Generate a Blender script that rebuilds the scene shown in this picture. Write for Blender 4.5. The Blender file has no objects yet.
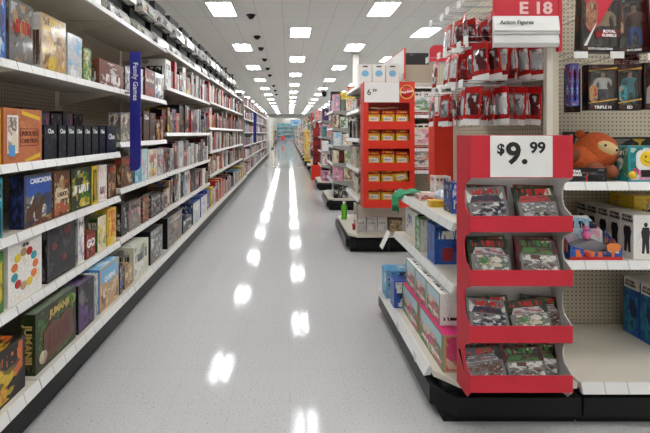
import bpy, bmesh, math, random
from mathutils import Vector
R = random.Random(7)
PI = math.pi
SC = bpy.context.scene
COL = SC.collection
F, CX, CY, H = 415.0, 289.0, 133.0, 1.39      # focal length in px, principal point, eye height

# ------------------------------------------------------------------ materials
def lin(c):
    return tuple(((v/255)/12.92 if v/255 <= .04045 else ((v/255+.055)/1.055)**2.4) for v in c) + (1,)
CN = {'red': (178,26,24), 'dark red': (88,16,20), 'orange': (214,112,46), 'yellow': (222,190,48), 'green': (62,120,52),
      'dark green': (34,46,22), 'teal': (40,140,150), 'light blue': (120,180,214), 'blue': (34,84,168), 'navy': (16,22,52),
      'purple': (84,48,110), 'magenta': (206,30,110), 'pink': (226,150,176), 'white': (226,224,218), 'cream': (218,206,176),
      'grey': (116,114,112), 'silver': (188,190,192), 'black': (12,12,13), 'brown': (92,56,34), 'tan': (182,148,104)}
class NT:
    def __init__(s, m): s.t = m.node_tree; s.n = s.t.nodes; s.l = s.t.links
    def put(s, sock, v):
        if v is None: return
        if isinstance(v, bpy.types.NodeSocket): s.l.new(v, sock)
        else: sock.default_value = v
    def math(s, op, a, b=None, c=None):
        n = s.n.new('ShaderNodeMath'); n.operation = op
        s.put(n.inputs[0], a); s.put(n.inputs[1], b)
        if c is not None: s.put(n.inputs[2], c)
        return n.outputs[0]
    def mix(s, f, a, b):
        n = s.n.new('ShaderNodeMix'); n.data_type = 'RGBA'
        s.put(n.inputs[0], f); s.put(n.inputs[6], a); s.put(n.inputs[7], b); return n.outputs[2]
    def coord(s, k='Object'):
        return s.n.new('ShaderNodeTexCoord').outputs[k]
    def mapping(s, v, scale=(1,1,1), loc=(0,0,0)):
        n = s.n.new('ShaderNodeMapping'); s.l.new(v, n.inputs[0]); n.inputs['Scale'].default_value = scale; n.inputs['Location'].default_value = loc
        return n.outputs[0]
    def noise(s, v, scale, detail=2, rough=.5, dist=0):
        n = s.n.new('ShaderNodeTexNoise'); s.l.new(v, n.inputs['Vector'])
        n.inputs['Scale'].default_value = scale; n.inputs['Detail'].default_value = detail
        n.inputs['Roughness'].default_value = rough; n.inputs['Distortion'].default_value = dist
        return n.outputs[0]
    def ramp(s, f, stops, interp='LINEAR'):
        n = s.n.new('ShaderNodeValToRGB'); n.color_ramp.interpolation = interp; e = n.color_ramp.elements
        e[0].position, e[0].color = stops[0]; e[1].position, e[1].color = stops[1]
        for p, c in stops[2:]:
            x = e.new(p); x.color = c
        s.l.new(f, n.inputs[0]); return n.outputs[0]
    def sep(s, v):
        n = s.n.new('ShaderNodeSeparateXYZ'); s.l.new(v, n.inputs[0]); return n.outputs
    def band(s, v, a, b):
        return s.math('MULTIPLY', s.math('GREATER_THAN', v, a), s.math('LESS_THAN', v, b))
def newmat(name):
    m = bpy.data.materials.new(name); m.use_nodes = True
    return m, NT(m), m.node_tree.nodes['Principled BSDF']
MC = {}
def plain(name, rgb, rough=.5, metal=0, var=.06, emit=0, spec=.5, vs=9):
    if name in MC: return MC[name]
    m, t, b = newmat(name)
    c = lin(rgb)
    f = t.noise(t.coord(), vs, 3)
    dk = tuple(x*(1-var*2.2) for x in c[:3]) + (1,)
    col = t.ramp(f, [(.3, dk), (.7, c)])
    t.put(b.inputs['Base Color'], col); b.inputs['Roughness'].default_value = rough; b.inputs['Metallic'].default_value = metal
    b.inputs['Specular IOR Level'].default_value = spec
    if emit:
        b.inputs['Emission Color'].default_value = c; b.inputs['Emission Strength'].default_value = emit
    MC[name] = m; return m
def cover(c1, c2, c3=None, c4='white', title='white', ty=.8, th=.12, sc=3.0, rough=.3, key=None, sky=None, tn=1.0):
    """printed carton: blotchy artwork in a palette, a band of lettering-like strokes, on the UV square of each face"""
    k = ('cov', c1, c2, c3, c4, title, ty, th, sc, rough, key, sky, tn)
    if k in MC: return MC[k]
    g = lambda c: lin(CN[c]) if isinstance(c, str) else lin(c)
    c3 = c3 or c2
    m, t, b = newmat('printed_carton')
    uv = t.coord('UV'); sd = len(MC)*3.7
    f = t.noise(t.mapping(uv, (1, 1.2, 1), (sd, sd*.7, 0)), sc, 4, .6, .8)
    wv = t.n.new('ShaderNodeVectorMath'); wv.operation = 'MULTIPLY_ADD'
    nz = t.n.new('ShaderNodeTexNoise'); nz.inputs['Scale'].default_value = sc*1.6; nz.inputs['Detail'].default_value = 3
    t.l.new(t.mapping(uv, (1,1,1), (sd*1.3, 2, 0)), nz.inputs['Vector']); t.l.new(nz.outputs['Color'], wv.inputs[0])
    wv.inputs[1].default_value = (.35,.35,0); t.l.new(t.mapping(uv, (1,1.15,0), (sd*.77, sd, 0)), wv.inputs[2])
    def cells(scale, stops):
        v = t.n.new('ShaderNodeTexVoronoi'); v.inputs['Scale'].default_value = scale; t.l.new(wv.outputs[0], v.inputs['Vector'])
        sp_ = t.n.new('ShaderNodeSeparateColor'); t.l.new(v.outputs['Color'], sp_.inputs[0])
        return t.ramp(sp_.outputs[0], stops, 'CONSTANT'), sp_.outputs[1]
    art, _ = cells(sc*1.15, [(0, g(c1)), (.40, g(c2)), (.64, g(c3)), (.80, g(c1)), (.90, g(c4))])
    art2, m2 = cells(sc*3.1, [(0, g(c1)), (.3, g(c3)), (.55, g(c2)), (.85, g(c4))])
    art = t.mix(t.math('MULTIPLY', t.math('GREATER_THAN', m2, .62), .75), art, art2)
    s = t.sep(uv)
    art = t.mix(t.math('MULTIPLY', f, .35), art, g(c1))
    fine = t.noise(t.mapping(uv, (1,1.2,1), (sd*.2, 9, 0)), sc*7, 4, .7)
    hv = t.n.new('ShaderNodeHueSaturation'); t.l.new(art, hv.inputs['Color']); t.l.new(t.math('MULTIPLY_ADD', fine, 1.1, .42), hv.inputs['Value']); art = hv.outputs[0]
    if sky:
        e = t.math('ADD', s[1], t.math('MULTIPLY', f, .5))
        art = t.mix(t.math('GREATER_THAN', e, .85), art, g(sky))
    edge = t.math('MULTIPLY', t.band(s[0], .06, .94), t.band(s[1], .05, .95))
    art = t.mix(edge, g(c1), art)
    if title:
        f3 = t.noise(t.mapping(uv, (16*tn, 3.2/th*.12, 1), (sd, 1, 0)), 1.0, 1, .4, .2)
        k3 = t.math('MULTIPLY', t.math('GREATER_THAN', f3, .48), t.math('MULTIPLY', t.band(s[1], ty-th/2, ty+th/2), t.band(s[0], .12, .88)))
        art = t.mix(k3, art, g(title))
    t.put(b.inputs['Base Color'], art); b.inputs['Roughness'].default_value = rough
    MC[k] = m; return m
def pegboard(axes, name):
    if name in MC: return MC[name]
    m, t, b = newmat(name)
    s = t.sep(t.coord('Object'))
    def g(o): return t.math('SUBTRACT', t.math('FRACT', t.math('MULTIPLY', s[o], 1/.0254)), .5)
    a, c = g(axes[0]), g(axes[1])
    d = t.math('ADD', t.math('MULTIPLY', a, a), t.math('MULTIPLY', c, c))
    k = t.math('LESS_THAN', d, .03)
    t.put(b.inputs['Base Color'], t.mix(k, lin((184,173,152)), lin((58,51,44)))); b.inputs['Roughness'].default_value = .6
    MC[name] = m; return m
M_shelf = plain('shelf_enamel', (206,200,186), .42, var=.03)
M_white = plain('white_card', (226,225,221), .45, var=.02)
M_black = plain('black_plastic', (9,9,10), .38, spec=.3)
M_blackmat = plain('black_board', (11,11,12), .55, spec=.25)
M_red = plain('red_card', (196,28,48), .5, var=.04)
M_orred = plain('orange_red_card', (214,46,24), .45, var=.04)
M_metal = plain('zinc_wire', (176,176,174), .3, .8)
M_greyin = plain('grey_card_inside', (196,190,186), .7, var=.04)
M_sign = plain('sign_blue', (38,40,140), .35, var=.02)
M_ink = plain('black_ink', (16,16,16), .5)
M_inkwhite = plain('white_ink', (238,238,236), .5, var=.01)
M_peg = pegboard((0,2), 'pegboard')
def rail_material():
    m, t, b = newmat('price_rail')
    s = t.sep(t.coord('Object'))
    x = t.math('MULTIPLY', s[0], 1/.11)
    k = t.math('MAXIMUM', t.math('GREATER_THAN', t.math('FRACT', x), .06), t.math('GREATER_THAN', t.noise(t.mapping(t.coord(), (3.1,0,0)), 3, 0), .55))
    t.put(b.inputs['Base Color'], t.mix(k, lin((186,185,181)), lin((220,220,217))))
    b.inputs['Roughness'].default_value = .3
    return m
M_rail = rail_material()
def floor_material():
    m, t, b = newmat('vinyl_tile')
    co = t.coord('Object'); s = t.sep(co)
    def ln(o):
        fr = t.math('FRACT', t.math('MULTIPLY', s[o], 1/.3048)); return t.math('LESS_THAN', fr, .018)
    line = t.math('MAXIMUM', ln(0), ln(1))
    sp = t.noise(t.mapping(co, (1,1.6,1)), 75, 3, .7)
    base = t.ramp(sp, [(.31, lin((104,102,99))), (.39, lin((172,172,171))), (.7, lin((182,182,181)))])
    big = t.noise(co, .9, 3)
    base = t.mix(t.math('MULTIPLY', big, .18), base, lin((158,158,156)))
    base = t.mix(t.math('MULTIPLY', line, .12), base, lin((130,128,124)))
    t.put(b.inputs['Base Color'], base)
    r = t.math('MULTIPLY_ADD', t.noise(co, 6, 4), .07, .04)
    t.put(b.inputs['Roughness'], r)
    bp = t.n.new('ShaderNodeBump'); bp.inputs['Strength'].default_value = .03; bp.inputs['Distance'].default_value = .02
    t.l.new(t.noise(t.mapping(co, (1,.35,1)), 16, 2), bp.inputs['Height']); t.l.new(bp.outputs[0], b.inputs['Normal'])
    b.inputs['Specular IOR Level'].default_value = .12
    return m
def ceiling_material():
    m, t, b = newmat('acoustic_tile')
    co = t.coord('Object'); s = t.sep(co)
    def ln(o, p, off): return t.math('LESS_THAN', t.math('FRACT', t.math('MULTIPLY', t.math('ADD', s[o], off), 1/p)), .022*.61/p)
    line = t.math('MAXIMUM', ln(0, .6695, 30.3), ln(1, 1.16, 40))
    base = t.ramp(t.noise(co, 60, 3), [(.3, lin((232,230,226))), (.7, lin((244,242,238)))])
    base = t.mix(t.math('MULTIPLY', line, .45), base, lin((150,146,140)))
    t.put(b.inputs['Base Color'], base); b.inputs['Roughness'].default_value = .8
    return m

# ------------------------------------------------------------------ mesh helpers
class MB:
    def __init__(s): s.v = []; s.f = []; s.m = []; s.uv = []; s.smooth = []
    def quad(s, pts, mi=0, uv=((0,0),(1,0),(1,1),(0,1)), smooth=False):
        i = len(s.v); s.v += [tuple(p) for p in pts]; s.f.append(tuple(range(i, i+len(pts)))); s.m.append(mi)
        s.uv.append(list(uv)[:len(pts)] if len(uv) >= len(pts) else [(0,0)]*len(pts)); s.smooth.append(smooth); return s
    def box(s, x0, x1, y0, y1, z0, z1, mi=0, side=None, top=None):
        side = mi if side is None else side; top = side if top is None else top
        s.quad([(x0,y0,z0),(x1,y0,z0),(x1,y0,z1),(x0,y0,z1)], mi)
        s.quad([(x1,y1,z0),(x0,y1,z0),(x0,y1,z1),(x1,y1,z1)], side)
        s.quad([(x0,y1,z0),(x0,y0,z0),(x0,y0,z1),(x0,y1,z1)], side)
        s.quad([(x1,y0,z0),(x1,y1,z0),(x1,y1,z1),(x1,y0,z1)], side)
        s.quad([(x0,y0,z1),(x1,y0,z1),(x1,y1,z1),(x0,y1,z1)], top)
        s.quad([(x0,y1,z0),(x1,y1,z0),(x1,y0,z0),(x0,y0,z0)], top)
        return s
    def prism(s, poly, a, b, axis='x', mi=0, cap=None):
        """poly: 2-D outline swept from a to b along axis"""
        def P(p, t):
            return (t, p[0], p[1]) if axis == 'x' else ((p[0], t, p[1]) if axis == 'y' else (p[0], p[1], t))
        n = len(poly)
        for i in range(n):
            p, q = poly[i], poly[(i+1) % n]
            s.quad([P(p,a), P(q,a), P(q,b), P(p,b)], mi)
        cap = mi if cap is None else cap
        u0, u1 = min(p[0] for p in poly), max(p[0] for p in poly); v0, v1 = min(p[1] for p in poly), max(p[1] for p in poly)
        uv = [((p[0]-u0)/max(u1-u0,1e-6), (p[1]-v0)/max(v1-v0,1e-6)) for p in poly]
        s.quad([P(p,a) for p in reversed(poly)], cap, uv[::-1]); s.quad([P(p,b) for p in poly], cap, uv)
        return s
    def tube(s, p, q, r, n=8, mi=0):
        p, q = Vector(p), Vector(q); d = (q-p).normalized()
        u = d.orthogonal().normalized(); w = d.cross(u)
        ring = [(math.cos(2*PI*k/n), math.sin(2*PI*k/n)) for k in range(n)]
        for k in range(n):
            a, b = ring[k], ring[(k+1) % n]
            A = u*a[0]*r+w*a[1]*r; B = u*b[0]*r+w*b[1]*r
            s.quad([p+A, q+A, q+B, p+B], mi, smooth=True)
        s.quad([p+u*a*r+w*b*r for a, b in ring], mi); s.quad([q+u*a*r+w*b*r for a, b in reversed(ring)], mi)
        return s
    def lathe(s, prof, c=(0,0,0), n=16, mi=0, sq=(1,1)):
        for (r0,z0),(r1,z1) in zip(prof, prof[1:]):
            for k in range(n):
                a, b = 2*PI*k/n, 2*PI*(k+1)/n
                s.quad([(c[0]+r0*math.cos(a)*sq[0],c[1]+r0*math.sin(a)*sq[1],c[2]+z0),(c[0]+r0*math.cos(b)*sq[0],c[1]+r0*math.sin(b)*sq[1],c[2]+z0),
                        (c[0]+r1*math.cos(b)*sq[0],c[1]+r1*math.sin(b)*sq[1],c[2]+z1),(c[0]+r1*math.cos(a)*sq[0],c[1]+r1*math.sin(a)*sq[1],c[2]+z1)], mi, smooth=True)
        return s
    def ball(s, c, r, n=14, mi=0, rot=0.0):
        c = Vector(c); r = r if hasattr(r, '__len__') else (r,r,r)
        m = n//2
        def P(i, j):
            t = PI*i/m; p = 2*PI*j/n
            x, y, z = r[0]*math.sin(t)*math.cos(p), r[1]*math.sin(t)*math.sin(p), r[2]*math.cos(t)
            return (c.x+x*math.cos(rot)-z*math.sin(rot), c.y+y, c.z+x*math.sin(rot)+z*math.cos(rot))
        for i in range(m):
            for j in range(n): s.quad([P(i,j),P(i+1,j),P(i+1,j+1),P(i,j+1)], mi, ((2*j/n,1-i/m),(2*j/n,1-(i+1)/m),(2*(j+1)/n,1-(i+1)/m),(2*(j+1)/n,1-i/m)), smooth=True)
        return s
def mesh(name, mb, mats, weld=False):
    me = bpy.data.meshes.new(name)
    me.from_pydata(mb.v, [], mb.f)
    for m in (mats if isinstance(mats, (list, tuple)) else [mats]): me.materials.append(m)
    ul = me.uv_layers.new(name='UVMap')
    for p, mi, uv, sm in zip(me.polygons, mb.m, mb.uv, mb.smooth):
        p.material_index = mi; p.use_smooth = sm
        for li, c in zip(p.loop_indices, uv): ul.data[li].uv = c
    if weld or any(mb.smooth):
        bm = bmesh.new(); bm.from_mesh(me); bmesh.ops.remove_doubles(bm, verts=bm.verts, dist=1e-5)
        bmesh.ops.recalc_face_normals(bm, faces=bm.faces); bm.to_mesh(me); bm.free()
    me.update(); return me
def obj(name, mb, mats, parent=None, loc=(0,0,0), rot=(0,0,0), weld=False):
    o = bpy.data.objects.new(name, mb if isinstance(mb, bpy.types.Mesh) else mesh(name, mb, mats, weld))
    COL.objects.link(o); o.location = loc; o.rotation_euler = rot
    if parent: o.parent = parent
    return o
LABELS = {}
def tag(o, label, cat, group=None):
    n = len(label.split()); assert 4 <= n <= 16, (n, label)
    LABELS.setdefault(label, []).append((o, group))
    o['label'] = label; o['category'] = cat
    if group: o['group'] = group
    return o
def thing(name, label, cat, loc=(0,0,0), rz=0, group=None):
    o = bpy.data.objects.new(name, None); COL.objects.link(o); o.location = loc; o.rotation_euler = (0,0,rz); o.empty_display_size = .05
    return tag(o, label, cat, group)
def struct(name, mb, mats):
    o = obj(name, mb, mats); o['kind'] = 'structure'; return o
def copy_tree(o, loc, label=None, group=None, rz=None):
    c = o.copy(); COL.objects.link(c); c.location = loc
    if rz is not None: c.rotation_euler = (0,0,rz)
    for ch in list(o.children):
        d = ch.copy(); COL.objects.link(d); d.parent = c
        for g in list(ch.children):
            e = g.copy(); COL.objects.link(e); e.parent = d
    tag(c, label or o['label'], o['category'], group or o.get('group')); return c
def text(name, s, size, mat, parent, loc, rot=(PI/2,0,0), bold=0, align='CENTER', sx=1, sy=1, ext=.0008):
    cu = bpy.data.curves.new(name, 'FONT'); cu.body = s; cu.size = size; cu.offset = bold*size; cu.extrude = ext
    cu.align_x = align; cu.align_y = 'CENTER'; cu.resolution_u = 3
    t = bpy.data.objects.new(name, cu); COL.objects.link(t)
    me = bpy.data.meshes.new_from_object(t)
    bpy.data.objects.remove(t); bpy.data.curves.remove(cu)
    me.materials.clear(); me.materials.append(mat); me.name = name
    for v in me.vertices: v.co.x *= sx; v.co.y *= sy
    return obj(name, me, None, parent, loc, rot)
def rounded(x0, x1, z0, z1, r, corners='1111', n=5):
    pts = []
    for k, (cx, cz, a0) in enumerate([(x0+r, z0+r, PI), (x1-r, z0+r, 1.5*PI), (x1-r, z1-r, 0), (x0+r, z1-r, PI/2)]):
        if corners[k] == '0':
            pts.append(((x0,x1,x1,x0)[k], (z0,z0,z1,z1)[k])); continue
        for i in range(n+1):
            a = a0+i*PI/2/n; pts.append((cx+r*math.cos(a), cz+r*math.sin(a)))
    return pts

# ------------------------------------------------------------------ setting
CEIL = 4.49
LX, RX, FY, BY = -9.0, 14.0, 74.0, -5.0
struct('floor', MB().box(LX, RX, BY, FY, -.1, 0), floor_material())
struct('ceiling', MB().box(LX, RX, BY, FY, CEIL, CEIL+.1), ceiling_material())
wallm = plain('wall_paint', (222,219,212), .7, var=.02)
struct('wall_left', MB().box(LX-.1, LX, BY, FY, 0, CEIL), wallm)
struct('wall_right', MB().box(RX, RX+.1, BY, FY, 0, CEIL), wallm)
struct('wall_far', MB().box(LX, RX, FY, FY+.1, 0, CEIL), wallm)
struct('wall_near', MB().box(LX, RX, BY-.1, BY, 0, CEIL), wallm)
struct('trim_1', MB().box(LX, RX, 69.0, 69.8, 3.95, CEIL), plain('soffit_paint', (214,212,206), .7))
struct('trim_2', MB().box(2.5, 2.72, 16.2, 16.42, 0, CEIL), wallm)

# lights: 2 x 4 ft recessed panels, staggered columns
def tube_mat():
    m, t, b = newmat('light_diffuser')
    s = t.sep(t.coord('Object'))
    a = t.math('ABSOLUTE', s[0]); k = t.band(a, .07, .19)
    b.inputs['Base Color'].default_value = (.9,.9,.9,1)
    b.inputs['Emission Color'].default_value = (.985,.99,1,1)
    t.put(b.inputs['Emission Strength'], t.math('MULTIPLY_ADD', k, 24.0, 7.0))
    return m
M_diff = tube_mat()
LM1 = mesh('frame', MB().box(-.33,.33,-.61,-.58,-.012,.0).box(-.33,.33,.58,.61,-.012,.0).box(-.33,-.30,-.58,.58,-.012,0).box(.30,.33,-.58,.58,-.012,0), M_white)
LM2 = mesh('diffuser', MB().box(-.30,.30,-.58,.58,-.006,-.001), M_diff)
cols = [(-3.70,1), (-1.68,0), (.35,1), (2.36,0), (4.2,1), (6.3,0)]
sides = ['far left', 'left', 'middle', 'right', 'far right', 'outermost right']
for ci, (x, par) in enumerate(cols):
    y = (10.4 if par == 0 else 12.8) - 4.63*3
    k = 0
    while y < 73.5:
        if 68.2 < y < 70.6: y += 4.63; continue
        t = thing('ceiling_light', f'recessed ceiling light panel in the {sides[ci]} ceiling row running down the store', 'ceiling light', (x, y, CEIL), 0, f'ceiling lights in the {sides[ci]} row')
        if ci == 2 and abs(y-12.8) < .1: t['label'] = 'largest visible ceiling light of the middle row above the aisle'; del t['group']
        if ci in (1, 3) and abs(y-10.4) < .1: t['label'] = f'largest visible ceiling light of the {sides[ci]} row, cut near the top edge'; del t['group']
        if ci in (1, 3) and abs(y-15.03) < .1: t['label'] = f'second ceiling light from the front in the {sides[ci]} row'; del t['group']
        obj('frame', LM1, None, t); obj('diffuser', LM2, None, t)
        y += 4.63
# black dome cameras
DM = mesh('dome', MB().lathe([(0,-.11),(.05,-.10),(.085,-.065),(.10,-.02),(.10,0)], n=18), plain('dome_black', (14,14,15), .15))
DM2 = mesh('mount_ring', MB().lathe([(.10,-.02),(.125,-.012),(.125,0)], n=18), M_blackmat)
for x, y in [(-1.0,10.9),(-1.02,13.3),(-1.02,15.1),(-1.02,17.4),(-1.02,19.8),(-1.02,22.1),(-1.0,27),(-1.0,30),(-1.0,33),(-3.05,19.8),(-3.05,22.1)]:
    g = 'dome cameras in a line over the aisle' if x > -2 else 'dome cameras above the left shelving'
    t = thing('dome_camera', 'black ceiling dome camera in the line above the left of the aisle' if x > -2 else 'black ceiling dome camera above the left shelving beyond the line', 'security camera', (x,y,CEIL), 0, g)
    if y == 10.9: t['label'] = 'nearest and largest black dome camera on the ceiling, beside the left light'; del t['group']
    obj('dome', DM, None, t); obj('mount_ring', DM2, None, t)
t = thing('hanging_camera', 'black camera hanging on a stem from the ceiling at right', 'security camera', (2.0,23.6,CEIL))
obj('stem', MB().tube((0,0,0),(0,0,-.75),.02), M_blackmat, t); obj('camera_body', MB().lathe([(0,-1.05),(.1,-1.02),(.14,-.9),(.14,-.75),(0,-.72)]), M_black, t)

# ------------------------------------------------------------------ shelving
TH = .022
def bay(name, label, loc, rz, shelves, w=1.22, d=.49, bd=.60, base=.20, top=2.35, back=None, kick=.575, group=None, rails=True, bump=True, cat='shelving'):
    t = thing(name, label, cat, loc, rz, group)
    obj('back_panel', MB().box(.0, w, -.012, .0, .0, top), back or M_peg, t)
    for x in (0.0, w-.03): obj('upright', MB().box(x, x+.03, -.035, -.012, 0, top), M_shelf, t)
    b = obj('base_deck', MB().box(.003, w-.003, -bd, -.035, base-.03, base), M_shelf, t)
    if rails: obj('price_rail', MB().prism([(-bd-.02, base-.045), (-bd, base-.045), (-bd, base+.004), (-bd-.006, base+.004)], .002, w-.002), M_rail, b)
    obj('kick_plate', MB().box(0, w, -kick, -.02, 0, base-.03).box(0, w, -max(bd+.012, kick+(.05 if bd > .605 else 0)), -kick, .055, .145), M_black, t)
    for S in shelves:
        mb = MB().box(.004, w-.004, -d, -.035, S-TH, S)
        for x in (.006, w-.010):
            mb.prism([(-.035,S-.13),(-.035,S-TH),(-d+.01,S-TH),(-d+.01,S-TH-.012)], x, x+.004)
        s = obj('shelf', mb, M_shelf, t)
        if rails: obj('price_rail', MB().prism([(-d-.018, S-.036), (-d, S-.036), (-d, S+.005), (-d-.006, S+.005)], .002, w-.002), M_rail, s)
    return t
BY0 = -.44
YS = [.78+1.22*i for i in range(10)]
SH = [[.55,.90,1.24,1.73,2.28]]*2 + [[.56,.95,1.315,1.73,2.28]] + [[.57,.955,1.39,1.89,2.3]]*2 + [[.68,1.085,1.48,1.92,2.32]]*4
ORD = ['first','second','third','fourth','fifth','sixth','seventh','eighth','ninth','tenth']
bayname = ['leftmost bay at the photo edge', 'nearest bay before the blue sign'] + [f'{ORD[i]} bay past the blue sign' for i in range(7)]
for i in range(9):
    bay('shelving_bay', f'cream metal game shelving with six levels, {bayname[i]}', (-1.81, YS[i], 0), PI/2, SH[i])
# end panel of this run and the run beyond
tag(obj('divider_panel', MB().box(-1.83,-1.28,11.77,11.82,0,2.42), plain('panel_grey', (170,168,162), .5)), 'pale grey end panel closing the near left shelf run', 'panel')
XF = -1.34
def boxobj(name, w, h, d, mats, loc, rz, label, cat='box', group=None, z0=0, gloss=None):
    o = obj(name, MB().box(-w/2, w/2, 0, d, 0, h, 0, min(1, len(mats)-1), min(2, len(mats)-1)), mats, None, loc, (0,0,rz))
    return tag(o, label, cat, group)
def L(S, xl, xr, h, d, mats, label, name='game_box', X=XF, yaw=0, dx=0):
    """carton face-out on the left shelves, given the columns of its front edge"""
    Y0, Y1 = F*-X/(CX-xl), F*-X/(CX-xr)
    w = Y1-Y0-.006
    if not isinstance(mats, (list, tuple)): mats = [mats]
    return boxobj(name, w, h, d, mats, (X-dx, (Y0+Y1)/2, S+.001), PI/2+yaw, label)
cv = cover
# fourth level up (1.73)
S = 1.73
L(S,-22,6,.31,.10,cv('blue','light blue','navy','white','red',.88,.1), 'blue game box with red lettering, leftmost under the top shelf')
L(S,9,33,.315,.10,cv('grey','brown','tan','silver','red',.6,.2,rough=.08), 'shrink wrapped grey brown game box with red title, beside blue box')
b = L(S,41.5,66,.315,.085,[cv('tan','yellow','brown','cream','brown',.86,.08,4,.12), cv('white','cream','white','grey','brown',.4,.6)], 'glossy yellow ochre game box with white spine, upper left shelf')
L(S,67.5,82,.27,.07,cv('silver','light blue','white','silver','white',.12,.14,2,.15), 'pale grey blue game box beside the glossy yellow one')
L(S,83,91.5,.22,.06,cv('green','cream','yellow','dark green',None), 'narrow green and cream game box on upper left shelf')
o = tag(obj('round_tin', MB().lathe([(0,0),(.055,0),(.058,.01),(.058,.10),(.05,.125),(0,.13)]), cv('dark green','green','black','teal',None), None, (-1.42,2.86,S+.001)), 'small rounded dark green tin beside the brown horse box', 'tin')
L(S,99,123.5,.19,.16,cv((120,70,50),'brown','white','white','white',.35,.3,2.5), 'brown game box with white figure art left of blue sign')
L(S,125,131,.21,.10,cv('grey','silver','dark red'), 'grey game box wedged behind the blue sign on upper shelf')
L(S,133.5,143,.24,.10,cv('silver','light blue','grey'), 'silver and light blue box just past the blue sign')
L(S,145,154.5,.27,.14,cv('dark red','red','brown','cream','cream',.6), 'dark red game box on the short shelf past blue sign')
L(S,155,163.4,.27,.10,cv('silver','white','grey','blue',None,rough=.1), 'shiny silver box ending the short shelf past blue sign')
# third level up: 1.24 and 1.315
S = 1.24
L(S,-20,1,.26,.1,cv('yellow','orange','red'), 'yellow orange box cut by left edge at eye level')
b = L(S,3,42,.27,.055,[cv((186,112,70),(170,98,60),(196,124,80),(176,104,66),None,sc=2,rough=.4)], 'orange brown case file box with photo of two people')
w = .295
lt = plain('stamp_ink', (120,52,36), .6)
text('lettering','UNSOLVED',.034,lt,b,(.045,-.001,.145),bold=.02,sx=.9); text('lettering','CASE FILES',.03,lt,b,(.045,-.001,.108),bold=.02,sx=.9)
obj('stamp_frame', MB().box(-.03,.12,-.001,0,.168,.172).box(-.03,.12,-.001,0,.082,.086).box(-.03,-.026,-.001,0,.086,.168).box(.116,.12,-.001,0,.086,.168), lt, b)
yw = plain('yellow_tape', (222,186,48), .5)
obj('yellow_tape', MB().quad([(-.02,-.001,.262),(.135,-.001,.235),(.135,-.001,.215),(-.02,-.001,.242)]), yw, b)
obj('yellow_tape', MB().quad([(0,-.001,.012),(.135,-.001,.045),(.135,-.001,.022),(.02,-.001,.002)]), yw, b)
obj('photo_print', MB().box(-.125,-.045,-.0012,0,.05,.235,0), cv('white','cream','brown','black',None,sc=2.2), b)
obj('blue_note', MB().box(-.115,-.07,-.002,0,.035,.09,0), plain('note_blue',(84,150,200),.6), b)
for k, (xl, xr) in enumerate([(44,57),(58.5,66.5),(67.5,75),(76,83),(84,91),(92,98.5),(99.5,105.5)]):
    lab = ['left end, beside the case file box','second from the case file box','third from the case file box','fourth from the case file box','third from the large white lettered box','second from the large white lettered box','beside the large white lettered box']
    bb = L(S,xl,xr,.195,.1,cv((20,24,36),'black','navy',(110,140,104),None,.42,.3,4.4,key=k%3), 'narrow navy game box in the eye level row, '+lab[k])
    text('lettering','Clue',.036,M_inkwhite,bb,(0,-.001,.158),bold=.03,sx=.8)
b = L(S,106.5,116.2,.20,.1,cv((20,26,44),'navy','black',(60,80,90),None,sc=4), 'navy game box with white lettering ending the eye level row')
text('lettering','Clue',.055,M_inkwhite,b,(0,-.001,.12),bold=.03)
for k in range(8):
    y = 2.06+k*.145
    boxobj('game_box', .13, .30-.01*(k%3), .12, [cv('black','dark red' if k%2 else 'purple','grey','pink',None,sc=2.2,key=k%2)], (-1.56, y, S+.001), PI/2,
           'black box in the back row behind the navy game boxes', group='black boxes behind the navy row')
S = 1.315
L(S,120.5,130.5,.24,.1,cv('grey','cream','brown','white',None), 'pale grey brown game box left of blue sign at eye level')
L(S,132.5,142,.22,.1,cv('black','brown','tan'), 'black and brown game box behind the blue sign at eye level')
b = L(S,143.5,149.5,.28,.12,cv((70,50,42),'brown','black','grey',None), 'dark brown game box with small white lettering past blue sign')
text('lettering','Clue',.06,M_inkwhite,b,(0,-.001,.22),bold=.03)
L(S,150,155.5,.27,.12,cv((86,64,54),'brown','black','silver',None), 'umber game box beside the white lettered one past blue sign')
L(S,156.2,160,.19,.1,cv('black','orange','yellow','white'), 'black orange game box near end of eye level short shelf')
L(S,160.3,163.4,.25,.1,cv('dark red','black','orange','cream'), 'dark red black game box ending the eye level short shelf')
# second level up: .90 and .95
S = .90
L(S,-20,3,.28,.08,cv('teal','black','navy'), 'dark teal game box cut by left edge beside blue mountain box')
b = L(S,23.5,52.5,.272,.075,[cv((60,66,70),'white',(44,64,110),'navy',None,sc=2.6,sky=(52,84,160)), cv('navy',(50,70,130),'black','blue',None)], 'blue game box with white mountains and deer on second shelf')
text('lettering','CASCADIA',.036,M_inkwhite,b,(.018,-.001,.235),bold=.03,sx=1.08)
br = plain('deer_brown', (88,58,40), .6)
obj('ground_print', MB().quad([(-.13,-.0008,0),(.13,-.0008,0),(.13,-.0008,.045),(.02,-.0008,.035),][:4]), cv('brown','dark red','tan','black',None), b)
for x0 in (-.075, .0):
    pts = [(-.03,.03),(.02,.03),(.03,.08),(.045,.12),(.06,.135),(.045,.15),(.03,.145),(.01,.11),(-.03,.10),(-.035,.06)]
    obj('deer_print', MB().prism([(p[0]+x0, p[1]) for p in pts], -.0015, -.0005, 'y'), br, b)
b = L(S,53.5,70,.265,.07,cv('brown',(190,96,60),'cream','tan',None), 'orange brown game box with cream title plate beside mountain box')
obj('title_plate', MB().box(-.06,.06,-.0015,0,.10,.155), plain('plate_cream',(214,200,168),.5), b)
text('lettering','CALICO',.034,plain('ink_brown',(90,60,36),.5),b,(0,-.0025,.128),bold=.02,sx=.85)
L(S,71,91.5,.262,.05,cv('dark green','yellow','green','white','white',.5,.2,2.6), 'dark green and yellow creature art game box on second shelf')
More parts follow.
